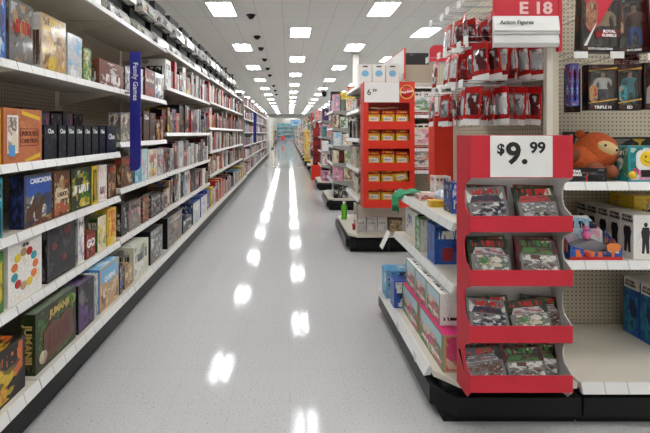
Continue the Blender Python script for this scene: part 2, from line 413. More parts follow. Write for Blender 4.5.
L(S,92,97.5,.262,.05,cv('yellow','black','yellow','yellow','black',.5,.8,1.2), 'slim bright yellow game box with black lettering')
L(S,98.5,107,.26,.05,cv('white','cream','pink','white','dark red',.3,.2), 'slim white cream game box beside the bright yellow one')
L(S,108,116.2,.25,.06,cv('brown','tan','black','cream','red',.85,.14), 'brown tan game box with red title nearest seam on second shelf')
S = .95
L(S,121,133,.24,.06,cv('brown','black','tan','cream','red',.85,.16), 'brown game box with red title just left under blue sign')
L(S,135,141,.29,.06,cv('light blue','teal','white','cream',None), 'pale teal game box just right of blue sign on second shelf')
L(S,141.5,147.5,.29,.06,cv((170,214,214),'white','pink','teal',None), 'pale mint game box with pink art right of blue sign')
L(S,148,157,.28,.05,cv('white','yellow','green','red','red',.75,.15), 'white game box with yellow green art on second shelf')
L(S,157.5,163.4,.28,.05,cv('silver','white','dark red','blue','red',.5,.2), 'silver game box with dark red stripes on second shelf')
# first level up: .55
S = .55
L(S,-20,4,.28,.08,cv('green','yellow','orange','dark green',None), 'green and yellow game box cut by left edge, low shelf')
b = L(S,7.5,42,.30,.06,[cv('white','white','cream','white',None,rough=.35)], 'white game box with ring of orange and teal animals')
for k in range(11):
    a = k*2*PI/11; c = ['orange','teal','red','tan','yellow'][k%5]
    obj('animal_print', MB().ball((0,0,0),(.026,.001,.022), mi=0, n=10), cv(c,'cream','brown','white',None,key=c), b, (-.005+.085*math.cos(a), -.0005, .155+.085*math.sin(a)))
b_em = obj('title_print', MB().box(-.035,.035,-.0012,0,.262,.285), cv('white','grey','black','white','black',.5,.7,2,tn=.6), b)
L(S,47,76,.315,.06,[cv((52,50,54),(64,60,64),'black',(52,50,54),None,sc=2,rough=.1), cv('black','grey','black','grey',None)], 'tall glossy black game box with red blotches beside white one')
for k,(a,c,r) in enumerate([(.05,.26,.045),(-.09,.19,.032),(.02,.10,.03)]):
    obj('red_print', MB().ball((0,0,0),(r,.001,r*.6),n=12), cv('dark red','red','pink','dark red',None,key=9), [o for o in COL.objects if o.get('label','').startswith('tall glossy black')][0], (a,-.0005,c))
L(S,77.8,84.3,.30,.05,cv('white','silver','purple','grey','black',.85,.08), 'slim white game box right of tall glossy black box')
L(S,97.5,106,.245,.075,[cv('cream','yellow','green','white',None), cv('green','dark green','red','green','white',.75,.2)], 'green and cream game box standing behind small red box')
b = L(S,86,95.5,.165,.09,cv('dark red','red','orange','black',None), 'small red game box with white lettering on low shelf')
text('lettering','GO',.07,M_inkwhite,b,(0,-.001,.095),bold=.05)
L(S,107.5,116.2,.27,.10,[cv('yellow','orange','red','cream',None), cv('yellow','yellow','red','cream','red',.6,.3)], 'bright yellow and orange game box on low shelf')
S = .56
L(S,121,127,.26,.10,cv('black','black','grey','white',None), 'black game box next right of the bright yellow box')
L(S,129,141,.24,.05,cv('grey','tan','brown','pink','black',.8), 'grey tan game box right of the plain black one')
L(S,142.5,149,.23,.05,cv('brown','orange','black','cream',None,sc=6), 'brown orange dotted game box on low shelf')
L(S,151,161,.22,.10,cv('black','grey','cream','silver','silver',.8), 'black and silver game box on low shelf below mint box')
L(S,161.2,163.4,.2,.1,cv('navy','dark red','blue'), 'navy dark red narrow game box on low shelf')
# base deck
S = .20; XB = -1.24
b = L(S,-28,25.5,.245,.10,[cv('black','orange','yellow','red','orange',.75,.2,2.2)], 'black game box with orange flames at bottom left corner', X=XB)
b = L(S,35,76,.30,.075,[cv('dark green','green',(110,100,50),'black',None,sc=4), cv('dark green','black',(90,96,50),'green',None,sc=4)], 'large jungle green game box with carved wooden title panel', X=XB)
wd = cover('brown',(96,52,34),(84,44,28),'brown','dark red',.5,.5,5)
obj('wood_panel', MB().prism([(-.13,.02),(.15,.045),(.15,.19),(.08,.215),(.02,.19),(-.06,.21),(-.13,.18)], -.004, 0, 'y'), wd, b)
gold = plain('gold_ink', (206,176,104), .35)
text('lettering','JUMANJI',.05,gold,b,(.02,-.002,.25),bold=.03)
text('lettering','JUMANJI',.052,gold,b,(-.1945,.037,.15),rot=(PI/2,PI/2,-PI/2),bold=.03)
obj('round_badge', MB().lathe([(0,0),(.032,0),(.032,.003),(0,.003)],n=18), cv('cream','grey','silver','tan',None), b, (-.13,-.001,.06), (PI/2,0,0))
obj('round_badge', MB().lathe([(0,0),(.028,0),(.028,.003),(0,.003)],n=18), cv('green','yellow','dark green','green',None), b, (.155,-.001,.245), (PI/2,0,0))
L(S,78,94,.285,.12,cv('black','purple',(120,90,150),'grey',None,sc=2), 'black game box with purple orb right of jungle box', X=XB)
L(S,94.5,98.3,.28,.12,cv('silver','grey','black'), 'thin silver grey box squeezed beside purple orb box', X=XB)
b = L(S,99.5,119,.29,.20,[cv('tan','cream','brown','tan',None,sc=3,sky=(110,170,210)), cv((90,150,210),'blue','white','light blue',None), cv('light blue','blue','white','light blue',None)], 'light blue and sand game box with white lettering, bottom shelf', X=XB)
text('lettering','QUEENS',.045,M_inkwhite,b,(0,-.001,.2),bold=.03)
L(S,119.5,122.8,.22,.2,cv('navy','blue','black'), 'narrow navy box right of the light blue sand box', X=XB)
L(S,125,132.3,.17,.10,cv('tan','cream','brown','brown',None), 'small tan game box with brown drawings, bottom shelf', X=XB)
L(S,133.5,148.5,.27,.26,cv((196,200,184),'cream','grey','white','black',.6,.25), 'pale grey green game box with black lettering, bottom shelf', X=XB)
L(S,150.5,162.5,.30,.2,[cv('grey','silver','brown','white','black',.8,.15), M_blackmat], 'grey picture game box with black sides, bottom shelf', X=XB)
L(S,167.5,182,.315,.16,[cv('grey','brown','black','tan','silver',.8,.1), M_blackmat], 'tallest dark grey game box with black sides, bottom shelf', X=XB)
L(S,183,192,.16,.16,cv('black','black','navy'), 'low black box right of the tallest bottom box', X=XB)
L(S,193,200,.27,.16,[cv('silver','white','light blue'), cv('navy','blue','black')], 'silver white box with navy sides, bottom shelf', X=XB)
L(S,201,207,.27,.16,[cv('white','silver','blue'), cv('blue','navy','blue')], 'white box with bright blue sides, bottom shelf', X=XB)

# generic filling of the rest of the left run
PAL = ['red','white','navy','silver','brown','black','blue','tan','purple','cream','dark red','orange','teal','grey','green','yellow','pink','light blue']
pairs = [(a,b) for a in PAL for b in PAL if a != b]
lev = ['bottom shelf','second shelf up','third shelf up','fourth shelf up','fifth shelf up']
def pref(level, bi):
    if level == 4: return ['red','red','white','red','white','navy','white','dark red','black','white','navy','cream','teal','white']
    if level == 3: return ['black','dark red','purple','red','black','brown','white','grey','silver','navy','orange']
    if level == 2: return ['white','silver','red','black','white','grey','dark red','white','brown','silver','navy','tan']
    if level == 1: return ['white','black','silver','tan','red','brown','navy','white','orange','black','grey']
    return ['orange','tan','navy','white','brown','silver','blue','cream','red','black','yellow','light blue']
DARKS = ('black','navy','brown','dark red','dark green','purple','red','blue','green')
def fillshelf(S, y0, y1, clear, X, bi, level, bname, wmin=.06, wmax=.27):
    y = y0+.02; used = set(); P = pref(level, bi); k = R.randrange(len(P))
    while y < y1-.04:
        w = min(R.choice([R.uniform(wmin,.11), R.uniform(.15,wmax), R.uniform(.12,.2)]), y1-.015-y)
        h = min(clear-.03, R.uniform(.55,.98)*min(clear,.37))
        for _ in range(30):
            a = P[k % len(P)]; k += R.choice([1,1,2]); b = R.choice(PAL)
            if b != a and (a,b) not in used and (b in DARKS) != (a in DARKS): break
        used.add((a,b))
        c = R.choice(['white',b,'black'])
        o = boxobj('game_box', w-.004, h, R.uniform(.12,.3), [cover(a,b,a,c,R.choice(['white','black','red',None]),.75,.2,1.7,.3), cover(a,a,b,c,None,.5,.1,1.3)], (X-R.uniform(0,.03), y+w/2, S+.001), PI/2,
               f'{a} and {b} game box, {lev[level]}, {bname}'.replace('  ',' '))
        y += w+R.choice([0,0,.004,.012])
for bi in range(3, 9):
    z = [.2]+SH[bi]
    for lv in range(5):
        y0 = YS[bi]; y1 = y0+1.22
        if lv == 0 and bi == 3: y0 = 4.82+.04
        if lv == 0 and bi in (4,): y0 = YS[bi]
        if lv == 0 and y1 < 6.31: continue
        if lv == 0: y0 = max(y0, 6.31)
        fillshelf(z[lv], y0, y1, z[lv+1]-z[lv]-TH-.01, XB if lv == 0 else XF, bi, lv, bayname[bi])
# top shelf: white fronted cartons with black sides, two layers
wf = cover('silver','white','cream','grey','black',.35,.18,2.4,.15); wg = cover('silver','white','green','tan','black',.35,.18,2.6,.15,key=2)
BKM = mesh('carton_back', MB().box(-.20,.20,.10,.36,0,.265), M_blackmat)
FTM = [mesh('front_tray', MB().prism([(.02,0),(.10,0),(.10,.165),(.06,.15),(.03,.11)], -.205, .205, 'x', 0), m_) for m_ in (wf, wg)]
for i in range(17):
    y = 2.28+i*.575
    bi = int((y-.78)/1.22)
    if bi > 8: break
    S = SH[bi][4]
    for lay in range(2):
        if y+.25 > 11.7: continue
        yy = y + (.0 if lay == 0 else .13)
        if int((yy+.22-.78)/1.22) != bi and SH[min(8,bi+1)][4] > S: yy -= .0
        zz = max(S, SH[min(8,int((yy+.23-.78)/1.22))][4])
        t = thing('display_carton', ['black carton with low white front tray on the very top shelf, lower layer','black carton with low white front tray on the very top shelf, upper layer'][lay], 'carton', (-1.36, yy, zz+.001+lay*.267), PI/2, ['lower cartons on the top shelf','upper cartons on the top shelf'][lay])
        obj('carton_back', BKM, None, t); obj('front_tray', FTM[i%3==0], None, t)

# blue hanging sign
t = thing('aisle_flag_sign', 'tall blue flag sign with white lettering on left shelves', 'sign', (-1.33, 3.3, 0))
obj('sign_blade', MB().prism(rounded(.065,.15,1.09,2.035,.05,'0100',8), 0, .006, 'y'), M_sign, t)
obj('bracket', MB().box(0,.068,.001,.005,1.70,1.72), M_metal, t); obj('bracket', MB().box(0,.068,.001,.005,1.26,1.28), M_metal, t)
text('lettering','Family Games',.054,M_inkwhite,t,(.108,-.001,1.80),rot=(0,0,0),bold=.012).rotation_euler = (PI/2, PI/2, 0)
t = thing('aisle_flag_sign', 'small distant blue flag sign on the far left shelving', 'sign', (-1.28, 14.6, 0))
obj('sign_blade', MB().prism(rounded(.03,.13,1.05,2.1,.04,'0100',5), 0, .006, 'y'), M_sign, t)
obj('bracket', MB().box(-.03,.04,.001,.005,1.9,1.92), M_metal, t)

# second left run, Y 12.1 .. 25.5
for i in range(11):
    y = 12.1+i*1.22
    bay('shelving_bay', 'cream shelving bay in the distant left run beyond the grey panel', (-1.85, y, 0), PI/2, [.60,1.0,1.42,1.84,2.25], group='bays of the distant left run')
    z = [.2,.60,1.0,1.42,1.84,2.25,2.6]
    for lv in range(6):
        yy = y+.03
        while yy < y+1.12:
            w = R.uniform(.18,.42) ; w = min(w, y+1.2-yy)
            a, b = R.choice(['white','black','silver','navy','white','brown','grey','red','blue','cream'] if lv < 5 else ['black','dark red','red','brown','black']), R.choice(PAL)
            boxobj('toy_box', w-.01, R.uniform(.2,.33), .25, [cover(a,b,b,'white',None)], ((-1.28 if lv==0 else -1.38)-R.uniform(0,.03), yy+w/2, z[lv]+.001), PI/2, f'tiny distant carton on the {(lev+["top shelf"])[lv]} of the distant left run', group=f'distant cartons, {(lev+["top shelf"])[lv]}, left run')
            yy += w
tag(obj('divider_panel', MB().box(-2.0,-1.26,25.6,25.75,0,2.5), M_white), 'white end panel closing the distant left shelf run', 'panel')
tag(obj('white_panel', MB().box(-1.75,-1.32,30,30.9,0,2.5), M_white), 'tall white panel standing beyond the distant left run', 'panel')
t = thing('low_display', 'cream low display with tan cartons beyond the left run', 'display', (-1.9,28,0))
obj('body', MB().box(0,.55,0,1.2,0,.9), M_shelf, t); obj('header', MB().box(0,.5,0,1.1,.9,1.5), cover('tan','cream','orange'), t)

# ================================================================== RIGHT SIDE
# ---- row 1: end cap facing the aisle plus the bay facing the camera
M_pegy = M_peg
def base_plinth(t, x0, x1, y0, y1):
    """low black plinth with a bumper and a cream deck with chamfered corners; child of an end unit (whose axes are turned)"""
    c = .10
    def outline(e): return [(x0-e+c, y0-e), (x1, y0-e), (x1, y1+e), (x0-e+c, y1+e), (x0-e, y1+e-c), (x0-e, y0-e+c)]
    b = obj('base', MB().prism([(x0,y0),(x1,y0),(x1,y1),(x0,y1)], 0, .17, 'z'), M_blackmat, t, (t.location.y, -t.location.x, 0), (0,0,PI/2))
    obj('bumper', MB().prism(outline(.05), .055, .145, 'z'), M_black, b)
    obj('base_deck', MB().prism(outline(.02), .17, .20, 'z'), M_shelf, b)
    return b
M_shelfg = plain('shelf_grey', (150,148,144), .4, var=.03)
def endcap(name, label, y0, y1, xb, shelves, d=.50, top=2.3, group=None, sm=None):
    t = thing(name, label, 'shelving', (xb, y1, 0), -PI/2, group); w = y1-y0
    obj('back_panel', MB().box(0,w,-.015,.015,.2,top), M_peg, t)
    for x in (-.0, w-.03): obj('upright', MB().box(x,x+.03,-.045,-.015,.2,top), M_shelf, t)
    for S in shelves:
        mb = MB().box(.01,w-.01,-d,-.045,S-.03,S)
        for x in (.012, w-.018): mb.prism([(-.045,S-.15),(-.045,S-.03),(-d+.01,S-.03),(-d+.01,S-.045)], x, x+.005)
        s = obj('shelf', mb, sm or M_shelf, t)
        obj('price_rail', MB().prism([(-d-.02,S-.04),(-d,S-.04),(-d,S+.005),(-d-.006,S+.005)], .01, w-.01), M_rail, s)
    return t
t1 = endcap('end_shelving', 'near right end unit of cream pegboard with two low shelves', 2.1, 3.3, 1.35, [.61,.93], d=.505)
bp = base_plinth(t1, .744, 1.375, 2.0, 3.27)
obj('price_rail', MB().prism([(.688,.15),(.724,.155),(.724,.203),(.718,.203)], 2.12, 3.17, 'y'), M_rail, bp)
b1 = bay('shelving_bay', 'empty bottomed cream pegboard bay facing the camera at far right', (1.385, 2.62, 0), 0, [.737,1.137], w=1.22, d=.51, bd=.64, top=2.4, kick=.62)
# right row 1, second half behind it facing away
bay('shelving_bay', 'cream bay facing away behind the far right pegboard bay', (2.605, 2.66, 0), PI, [.9,1.4], w=1.22, top=2.4, bd=.55, kick=.5)

# E 18 sign
t = thing('aisle_number_sign', 'red and white aisle number sign at the top right', 'sign', (0, 2.04, 0))
def arc_prism(z0, z1, xs, x1=1.318, r=0):
    return MB().prism(rounded(xs, x1, z0, z1, r, '0001', 6) if r else [(xs,z0),(x1,z0),(x1,z1),(xs,z1)], -.012, 0, 'y')
obj('number_panel', arc_prism(1.962, 2.11, 1.0, r=.035), M_red, t)
sil = plain('sign_silver', (205,204,200), .3)
obj('category_panel', MB().prism([(-.012,1.882),(-.022,1.89),(-.012,1.962),(0,1.962),(0,1.882)], 1.0, 1.318), M_white, t)
obj('divider', MB().box(.998,1.32,-.018,.0,1.873,1.882), sil, t)
obj('lower_panel', MB().prism([(-.012,1.81),(-.02,1.83),(-.012,1.873),(0,1.873),(0,1.81)], 1.0, 1.318), sil, t)
obj('red_edge', MB().box(1.318,1.334,-.014,.01,1.79,2.11), M_red, t)
obj('mount_arm', MB().box(1.32,1.345,.0,.07,1.84,1.86), M_metal, t)
text('lettering','E 18',.080,plain('sign_lettering',(236,196,192),.4),t,(1.205,-.013,1.998),bold=.03,sx=1.15)
text('lettering','Action Figures',.028,plain('grey_ink',(70,72,76),.5),t,(1.108,-.0225,1.928),bold=.012)

# peg hooks with red pouches on the end unit
HOOK = None
def hook(label, xb, y, z, ln, group, tagged=True):
    t = thing('peg_hook', label, 'hook', (xb, y, z), -PI/2, group)
    mb = MB().tube((0,0,0),(0,-ln,0),.0028,6).tube((0,0,.0),(0,-.004,-.03),.0028,6)
    mb.tube((0,0,.035),(0,-ln,.028),.002,6).tube((0,-ln,0),(0,-ln-.003,.028),.0028,6)
    obj('wire_arm', mb, M_metal, t)
    if tagged: obj('price_tag', MB().box(-.026,.026,-ln-.007,-ln-.004,-.008,.032), M_white, t)
    return t
M_pred = cover('red','dark red','red','red','white',.5,.08,2,.25)
def window_mat(a, b, c, k):
    return cover(a,b,c,'silver',None,.8,.12,2.4,.12,key=k)
M_win = [window_mat('grey','dark red','red',1), window_mat('silver','red','black',2), window_mat((52,34,34),'silver','dark red',3), window_mat('silver','dark red','white',4), window_mat('grey','navy','silver',5)]
def pouch_mesh(k):
    mb = MB(); w = .057; zs = [0,-.034,-.06,-.10,-.145,-.168,-.198]; th = [.001,.002,.012,.017,.012,.003,.0012]
    xs = [-1,-.76,-.45,0,.45,.76,1]; prof = [0,.05,.75,1,.75,.05,0]
    def P(i, j, s): return (w*xs[j]*(.93+.07*i/6), s*(.0008+th[i]*prof[j]), zs[i])
    for s in (-1, 1):
        for i in range(6):
            for j in range(6):
                q = [P(i+1,j,s),P(i+1,j+1,s),P(i,j+1,s),P(i,j,s)]
                mi = 2 if i == 5 else (0 if (i == 0 or j in (0,5) or i == 4) else 1)
                u = lambda i, j: (j/6, 1-i/6)
                uv = [u(i+1,j),u(i+1,j+1),u(i,j+1),u(i,j)]
                mb.quad(q if s < 0 else q[::-1], mi, uv if s < 0 else uv[::-1], smooth=False)
    e = []
    for i in range(6):
        mb.quad([P(i,0,-1),P(i,0,1),P(i+1,0,1),P(i+1,0,-1)]); mb.quad([P(i+1,6,-1),P(i+1,6,1),P(i,6,1),P(i,6,-1)])
    mb.quad([P(0,j,-1) for j in (0,6)]+[P(0,j,1) for j in (6,0)]); mb.quad([P(6,j,1) for j in (0,6)]+[P(6,j,-1) for j in (6,0)], 2)
    return mesh('pouch', mb, [M_pred, M_win[k], M_white], weld=True)
PM = [pouch_mesh(k) for k in range(5)]
tiers = [('top', 2.085, [(2.16,1),(2.28,1),(2.40,3),(2.54,6),(2.68,4)], .92), ('middle', 1.865, [(2.17,6),(2.31,5),(2.46,6),(2.62,5),(2.78,4)], .93), ('lowest', 1.635, [(2.16,8),(2.31,8),(2.46,7),(2.62,5),(2.78,4)], .90)]
for name, z, hs, tip in tiers:
    for hi, (y, n) in enumerate(hs):
        tipx = tip+.02*(hi%2); ln = 1.335-tipx
        hook(f'wire peg hook with white tag in the {name} tier above red pouches', 1.335, y, z, ln, f'{name} tier of tagged wire hooks on the end unit')
        start = tipx+(.06 if name != 'top' else .1)
        for k in range(n):
            x = start+(ln-.09)*(k/max(n-1,1))*(.92 if n > 2 else .4)+R.uniform(-.01,.01)
            if name == 'top' and n == 1: x = 1.25
            x = min(x, 1.30)
            o = bpy.data.objects.new('toy_pouch', PM[R.randrange(5)]); COL.objects.link(o)
            o.location = (x, y+R.uniform(-.004,.004), z-.004); o.rotation_euler = (R.uniform(-.12,.12), R.uniform(-.13,.13), -PI/2+R.uniform(-.5,.6))
            tag(o, f'red and clear toy pouch hanging in the {name} tier of hooks', 'toy pouch', f'red pouches in the {name} hook tier')
# extra row of bare hooks above
for k, y in enumerate([2.2,2.32,2.44,2.56]):
    hook('bare wire peg hook with white tag at very top of the end unit', 1.335, y, 2.22, .42, 'bare hooks at the very top')

# ---- red 9.99 display wing
t = thing('side_wing_display', 'red cardboard display wing with big white price card', 'display', (.794, 1.82, 0), 0)
W = .45; D = .145
lips = [(.956,1.026),(.719,.789),(.470,.544),(.252,.326)]
lift = [0,0,0,0]
def side_profile():
    p = [(D,.215),(.03,.215),(0,.25)]
    for (a, b), nxt in zip(lips[::-1], [l[0] for l in lips[::-1]][1:]+[1.193]):
        p += [(0,b),(.012,b+.008),(.05,b+.03),(.062,b+.06),(.062,nxt-.055),(.05,nxt-.03),(.0,nxt-.004),(0,nxt)]
    p += [(0,1.38),(D,1.38)]
    return p
for nm, x0, x1, ins in (('side_panel',0,.004,1),('side_panel',W-.004,W,0)):
    prof = side_profile(); mb = MB()
    mb.prism(prof, x0, x1, 'x', 0)
    n = len(mb.f)
    mb.m[n-1] = 1 if ins else 0; mb.m[n-2] = 0 if ins else 1
    if not ins:
        for q in range(n-2): mb.m[q] = 1
        mb.m[n-1] = 0; mb.m[n-2] = 1
    o = obj(nm, mb, [M_red, M_greyin], t)
    if x0 > .1: o['label'] = 'right side panel, red outside and grey inside'
obj('back_panel', MB().box(.004,W-.004,D-.004,D,.215,1.38), M_greyin, t)
for i, (a, b) in enumerate(lips):
    s = obj('tray', MB().box(.004,W-.004,.003,D-.004,a+.002,a+.006), M_greyin, t)
    mb = MB().box(0,W,-.002,.002,a,b,0); mb.m[1] = 1
    obj('tray_lip', mb, [M_red, M_greyin], s)
mb = MB().box(0,W,-.002,.002,1.193,1.38); mb.m[1] = 1
obj('header', mb, [M_red, M_greyin], t)
pc = obj('price_card', MB().box(.087,.359,-.005,-.002,1.197,1.378), M_white, t)
text('lettering','$',.062,M_ink,pc,(.132,-.006,1.318),bold=.03)
text('lettering','9',.150,M_ink,pc,(.187,-.006,1.297),bold=.03,sx=.9,sy=.86)
text('lettering','.',.150,M_ink,pc,(.236,-.006,1.297),bold=.03,sx=.9,sy=.86)
text('lettering','99',.066,M_ink,pc,(.293,-.006,1.324),bold=.03,sx=1.05)
# card packs leaning in the trays
def pack_mesh(k):
    pal = [('dark green','red','cream'),('dark red','green','cream'),('black','silver','green'),('grey','navy','white'),('dark green','silver','black')][k]
    w, h = .094, .165
    mb = MB().box(-w,w,0,.002,0,h,0)
    mb.box(-w+.008,w-.008,-.012,0,.008,h*.62,1)
    mb.prism([(-w+.02,h*.62),(w-.02,h*.62),(w-.035,h*.78),(-w+.035,h*.78)], -.003, 0, 'y', 2)
    return mesh('card_pack', mb, [cover(pal[0],pal[0],'black',pal[2],'red' if k != 1 else 'green',.88,.14,2,.25,key='hdr%d'%k), cover('grey',['silver','white','brown','navy','green'][k],['dark green','brown','dark red','silver','cream'][k],'white',None,.5,.1,4.2,.08,key='pk%d'%k), cover(pal[1],'black','dark red','red',None,.5,.1,3,key='st%d'%k)])
PK = [pack_mesh(k) for k in range(5)]
trayn = ['top tray','second tray','third tray','bottom tray']
spots = {0:[(.108,3,-6),(.118,1,4),(.328,0,-4),(.335,1,3)], 1:[(.112,4,4),(.12,0,-4),(.33,1,5),(.335,1,2)], 2:[(.10,3,12),(.13,0,-4),(.30,4,-10),(.36,2,10)], 3:[(.10,2,-14),(.14,4,5),(.28,1,-6),(.35,1,12)]}
for i, (a, b) in enumerate(lips):
    for j, (x, k, tw) in enumerate(spots[i]):
        front = j % 2 == 0
        o = bpy.data.objects.new('card_pack', PK[k]); COL.objects.link(o)
        lean = [.36,.36,.42,.5][i] if front else [.2,.2,.22,.3][i]
        o.location = (.794+x, 1.82+(.028 if front else .074), a+.012); o.rotation_euler = (-lean, 0, 0)
        o.rotation_euler = (-lean, math.radians(tw)*.5, 0)
        o.scale = (1,1,1.12 if i < 2 else .95)
        tag(o, f'blister pack of cards at the {"left" if x < .22 else "right"} {"front" if front else "back"} of the {trayn[i]}, red display', 'card pack', 'card packs in the red display')

# ---- things on the near end unit
def at(x, yb, S):
    Y = F*(H-S)/(yb-CY); return ((x-CX)*Y/F, Y)
def cbox(name, label, X, Y, Z, w, d, h, mats, rz=0, cat='box', group=None):
    return boxobj(name, w, h, d, mats, (X+w/2, Y, Z+.001), rz, label, cat, group)
def aislebox(name, label, X, Y0, Y1, Z, h, d, mats, cat='box'):
    """carton whose printed front looks at the aisle (-x)"""
    return boxobj(name, Y1-Y0, h, d, mats, (X, (Y0+Y1)/2, Z+.001), -PI/2, label, cat)
pic = cover('green','magenta','pink','cream','white',.22,.1,3.0,.3,sky=(170,196,206))
mg = cover('magenta',(196,28,100),'magenta','magenta',None,rough=.35); mgw = cover('tan','magenta','cream','pink',None,.5,.1,2)
wside = cover('white',(232,228,224),'white',(226,220,216),'black',.2,.1,2,.35)
aislebox('doll_set_box', 'magenta topped toy box with flower picture, nearest on the bottom deck', .765, 2.06, 2.44, .20, .185, .26, [pic, mgw, mg])
aislebox('doll_set_box', 'magenta topped toy box with flower picture, second on the bottom deck', .765, 2.46, 2.80, .20, .185, .26, [pic, mgw, mg])
for k,(a,b_) in enumerate([(2.16,2.37),(2.38,2.58),(2.59,2.78)]):
    aislebox('doll_set_box', ['white sided toy box with picture front stacked nearest on magenta box','white sided toy box with picture front, middle of the stacked three','white sided toy box with picture front, farthest of the stacked three'][k], .785, a, b_, .387, .165, .16, [pic, wside, wside])
cbox('toy_box', 'deep blue toy box on the deck behind the magenta boxes', .712, 2.815, .20, .16, .10, .185, [cover('blue','navy','white','light blue','white',.7,.3,2), cover('blue','navy','blue','blue',None)])
cbox('toy_box', 'bright cyan blue toy box at far end of the deck', .70, 2.98, .20, .21, .14, .20, [cover('light blue','blue','white','navy','white',.7,.2,2), cover((60,160,200),(40,130,180),(60,160,200),'white',None)])
X, Y = at(413,254,.61)
cbox('toy_box', 'white toy box with blue top band on the low end shelf', .857, 2.70, .61, .125, .12, .215, [cover('white','cream','white','red','blue',.88,.22,1.6), cover('green','white','green','cream',None)])
cbox('toy_box', 'royal blue toy box with red toy picture on low end shelf', .862, 2.46, .61, .16, .13, .23, [cover('blue','navy',(40,90,190),'white','white',.75,.2,2), cover('blue','navy','blue','blue',None)])
o = [o for o in COL.objects if o.get('label','').startswith('royal blue toy box')][0]
obj('product_print', MB().prism(rounded(-.035,.03,.02,.10,.02,'1111'), -.002, 0, 'y'), plain('toy_red',(150,26,36),.4), o)
cbox('toy_box', 'flat white and navy box lying behind on the low end shelf', .90, 2.90, .61, .3, .3, .21, [cover('navy','white','blue','grey'), cover('white','cream','white','blue',None)])
# upper end shelf (.93)
cbox('toy_box', 'yellow small toy box lying at front of the upper end shelf', .875, 2.56, .93, .13, .07, .04, [cover('yellow','orange','yellow','red',None)])
cbox('toy_box', 'white toy box with pink and blue printing on upper end shelf', 1.02, 2.9, .93, .11, .10, .155, [cover('white','pink','light blue','yellow','navy',.85,.1)])
cbox('toy_box', 'blue toy box with white marks beside the red display on shelf', .925, 2.36, .93, .10, .12, .175, [cover('blue','navy','white','silver','white',.3,.3,2), cover('navy','blue','black')])
cbox('toy_box', 'flat white and red packet on the upper end shelf', .875, 2.78, .93, .14, .10, .045, [cover('white','red','cream','silver','red',.4,.3,2)])
o = obj('dome_toy', MB().lathe([(0,.085),(.03,.08),(.055,.06),(.07,.03),(.072,0)], n=18).lathe([(0,0),(.078,0),(.078,.008),(.07,.012)], n=18, mi=1), [plain('silver_shell',(170,174,184),.15,.3), M_white], None, (1.045,2.80,.932))
tag(o, 'silver grey dome shaped toy on the upper end shelf', 'toy')
# green cloth draped over the far corner
mb = MB(); n = 8
for i in range(n):
    for j in range(6):
        def P(i,j):
            u, v = i/n, j/6
            x = .77+.20*u+.01*math.sin(9*v); y = 3.02+.17*v+.01*math.sin(7*u)
            z = .952+.010*math.sin(11*u+5*v)
            if u < .35: z -= (.35-u)*.42; x = .80+.012*math.sin(14*v)
            return (x,y,z)
        mb.quad([P(i,j),P(i+1,j),P(i+1,j+1),P(i,j+1)], 0, smooth=True)
o = obj('green_cloth', mb, plain('green_fabric',(34,140,92),.7), None); sm = o.modifiers.new('s','SOLIDIFY'); sm.thickness = .006; sm.offset = 1
tag(o, 'green crumpled cloth hanging over far corner of the end shelf', 'cloth')
# price flags on the low rail
for k,(y,z) in enumerate([(2.25,.185),(2.60,.185),(3.14,.185)]):
    o = obj('price_flag', MB().box(-.02,.02,-.002,0,-.028,.028), M_white, None, (.683,y,z), (0,.35,-PI/2))
    tag(o, ['white price flag on low black base, nearest the camera','white price flag on low black base, middle one','white price flag on low black base, farthest corner'][k], 'price tag')
o = obj('price_flag', MB().quad([(0,0,0),(.05,0,-.14),(.05,.002,-.14),(0,.002,0)]).box(0,.004,0,.10,-.15,0), M_white, None, (.806,3.30,.60), (0,.45,0)); tag(o, 'white folded flag hanging off far end of the low shelf', 'price tag')

# red cardboard side piece at the far end of the end unit
t = thing('side_wing_display', 'plain red cardboard wing behind the pouches at the far end', 'display', (1.16,3.31,0))
obj('panel', MB().box(0,.5,0,.01,.98,1.53).box(0,.01,.01,.14,.98,1.53), M_orred, t)
t = thing('aisle_sign', 'rounded red sign partly hidden behind the top left pouches', 'sign', (1.60,4.72,2.2))
obj('sign_face', MB().prism(rounded(0,.34,0,.19,.06,'0001'), 0, .01, 'y'), M_red, t)
obj('mount_arm', MB().box(.14,.20,.01,.14,.04,.08), M_metal, t)

# ---- bay facing the camera: hanging figure packs
def fig_mesh():
    vs = [((0,0,.075),.016),((0,0,.105),.020),((0,0,.128),.007),((0,0,.148),.013),
          ((-.026,0,.118),.009),((-.040,0,.092),.008),((-.044,-.004,.066),.006),((.026,0,.118),.009),((.040,0,.092),.008),((.044,-.004,.066),.006),
          ((-.013,0,.062),.012),((-.017,0,.036),.009),((-.018,0,.006),.007),((.013,0,.062),.012),((.017,0,.036),.009),((.018,0,.006),.007)]
    ed = [(0,1),(1,2),(2,3),(1,4),(4,5),(5,6),(1,7),(7,8),(8,9),(0,10),(10,11),(11,12),(0,13),(13,14),(14,15)]
    me = bpy.data.meshes.new('figure'); me.from_pydata([v[0] for v in vs], ed, [])
    o = bpy.data.objects.new('figure', me); COL.objects.link(o)
    m = o.modifiers.new('k','SKIN'); 
    for i, v in enumerate(vs): me.skin_vertices[0].data[i].radius = (v[1], v[1]*.8)
    me.skin_vertices[0].data[0].use_root = True
    o.modifiers.new('s','SUBSURF').levels = 1
    out = bpy.data.meshes.new_from_object(o.evaluated_get(bpy.context.evaluated_depsgraph_get()))
    bpy.data.objects.remove(o)
    for p in out.polygons: p.use_smooth = True
    return out
_f = fig_mesh() if True else None
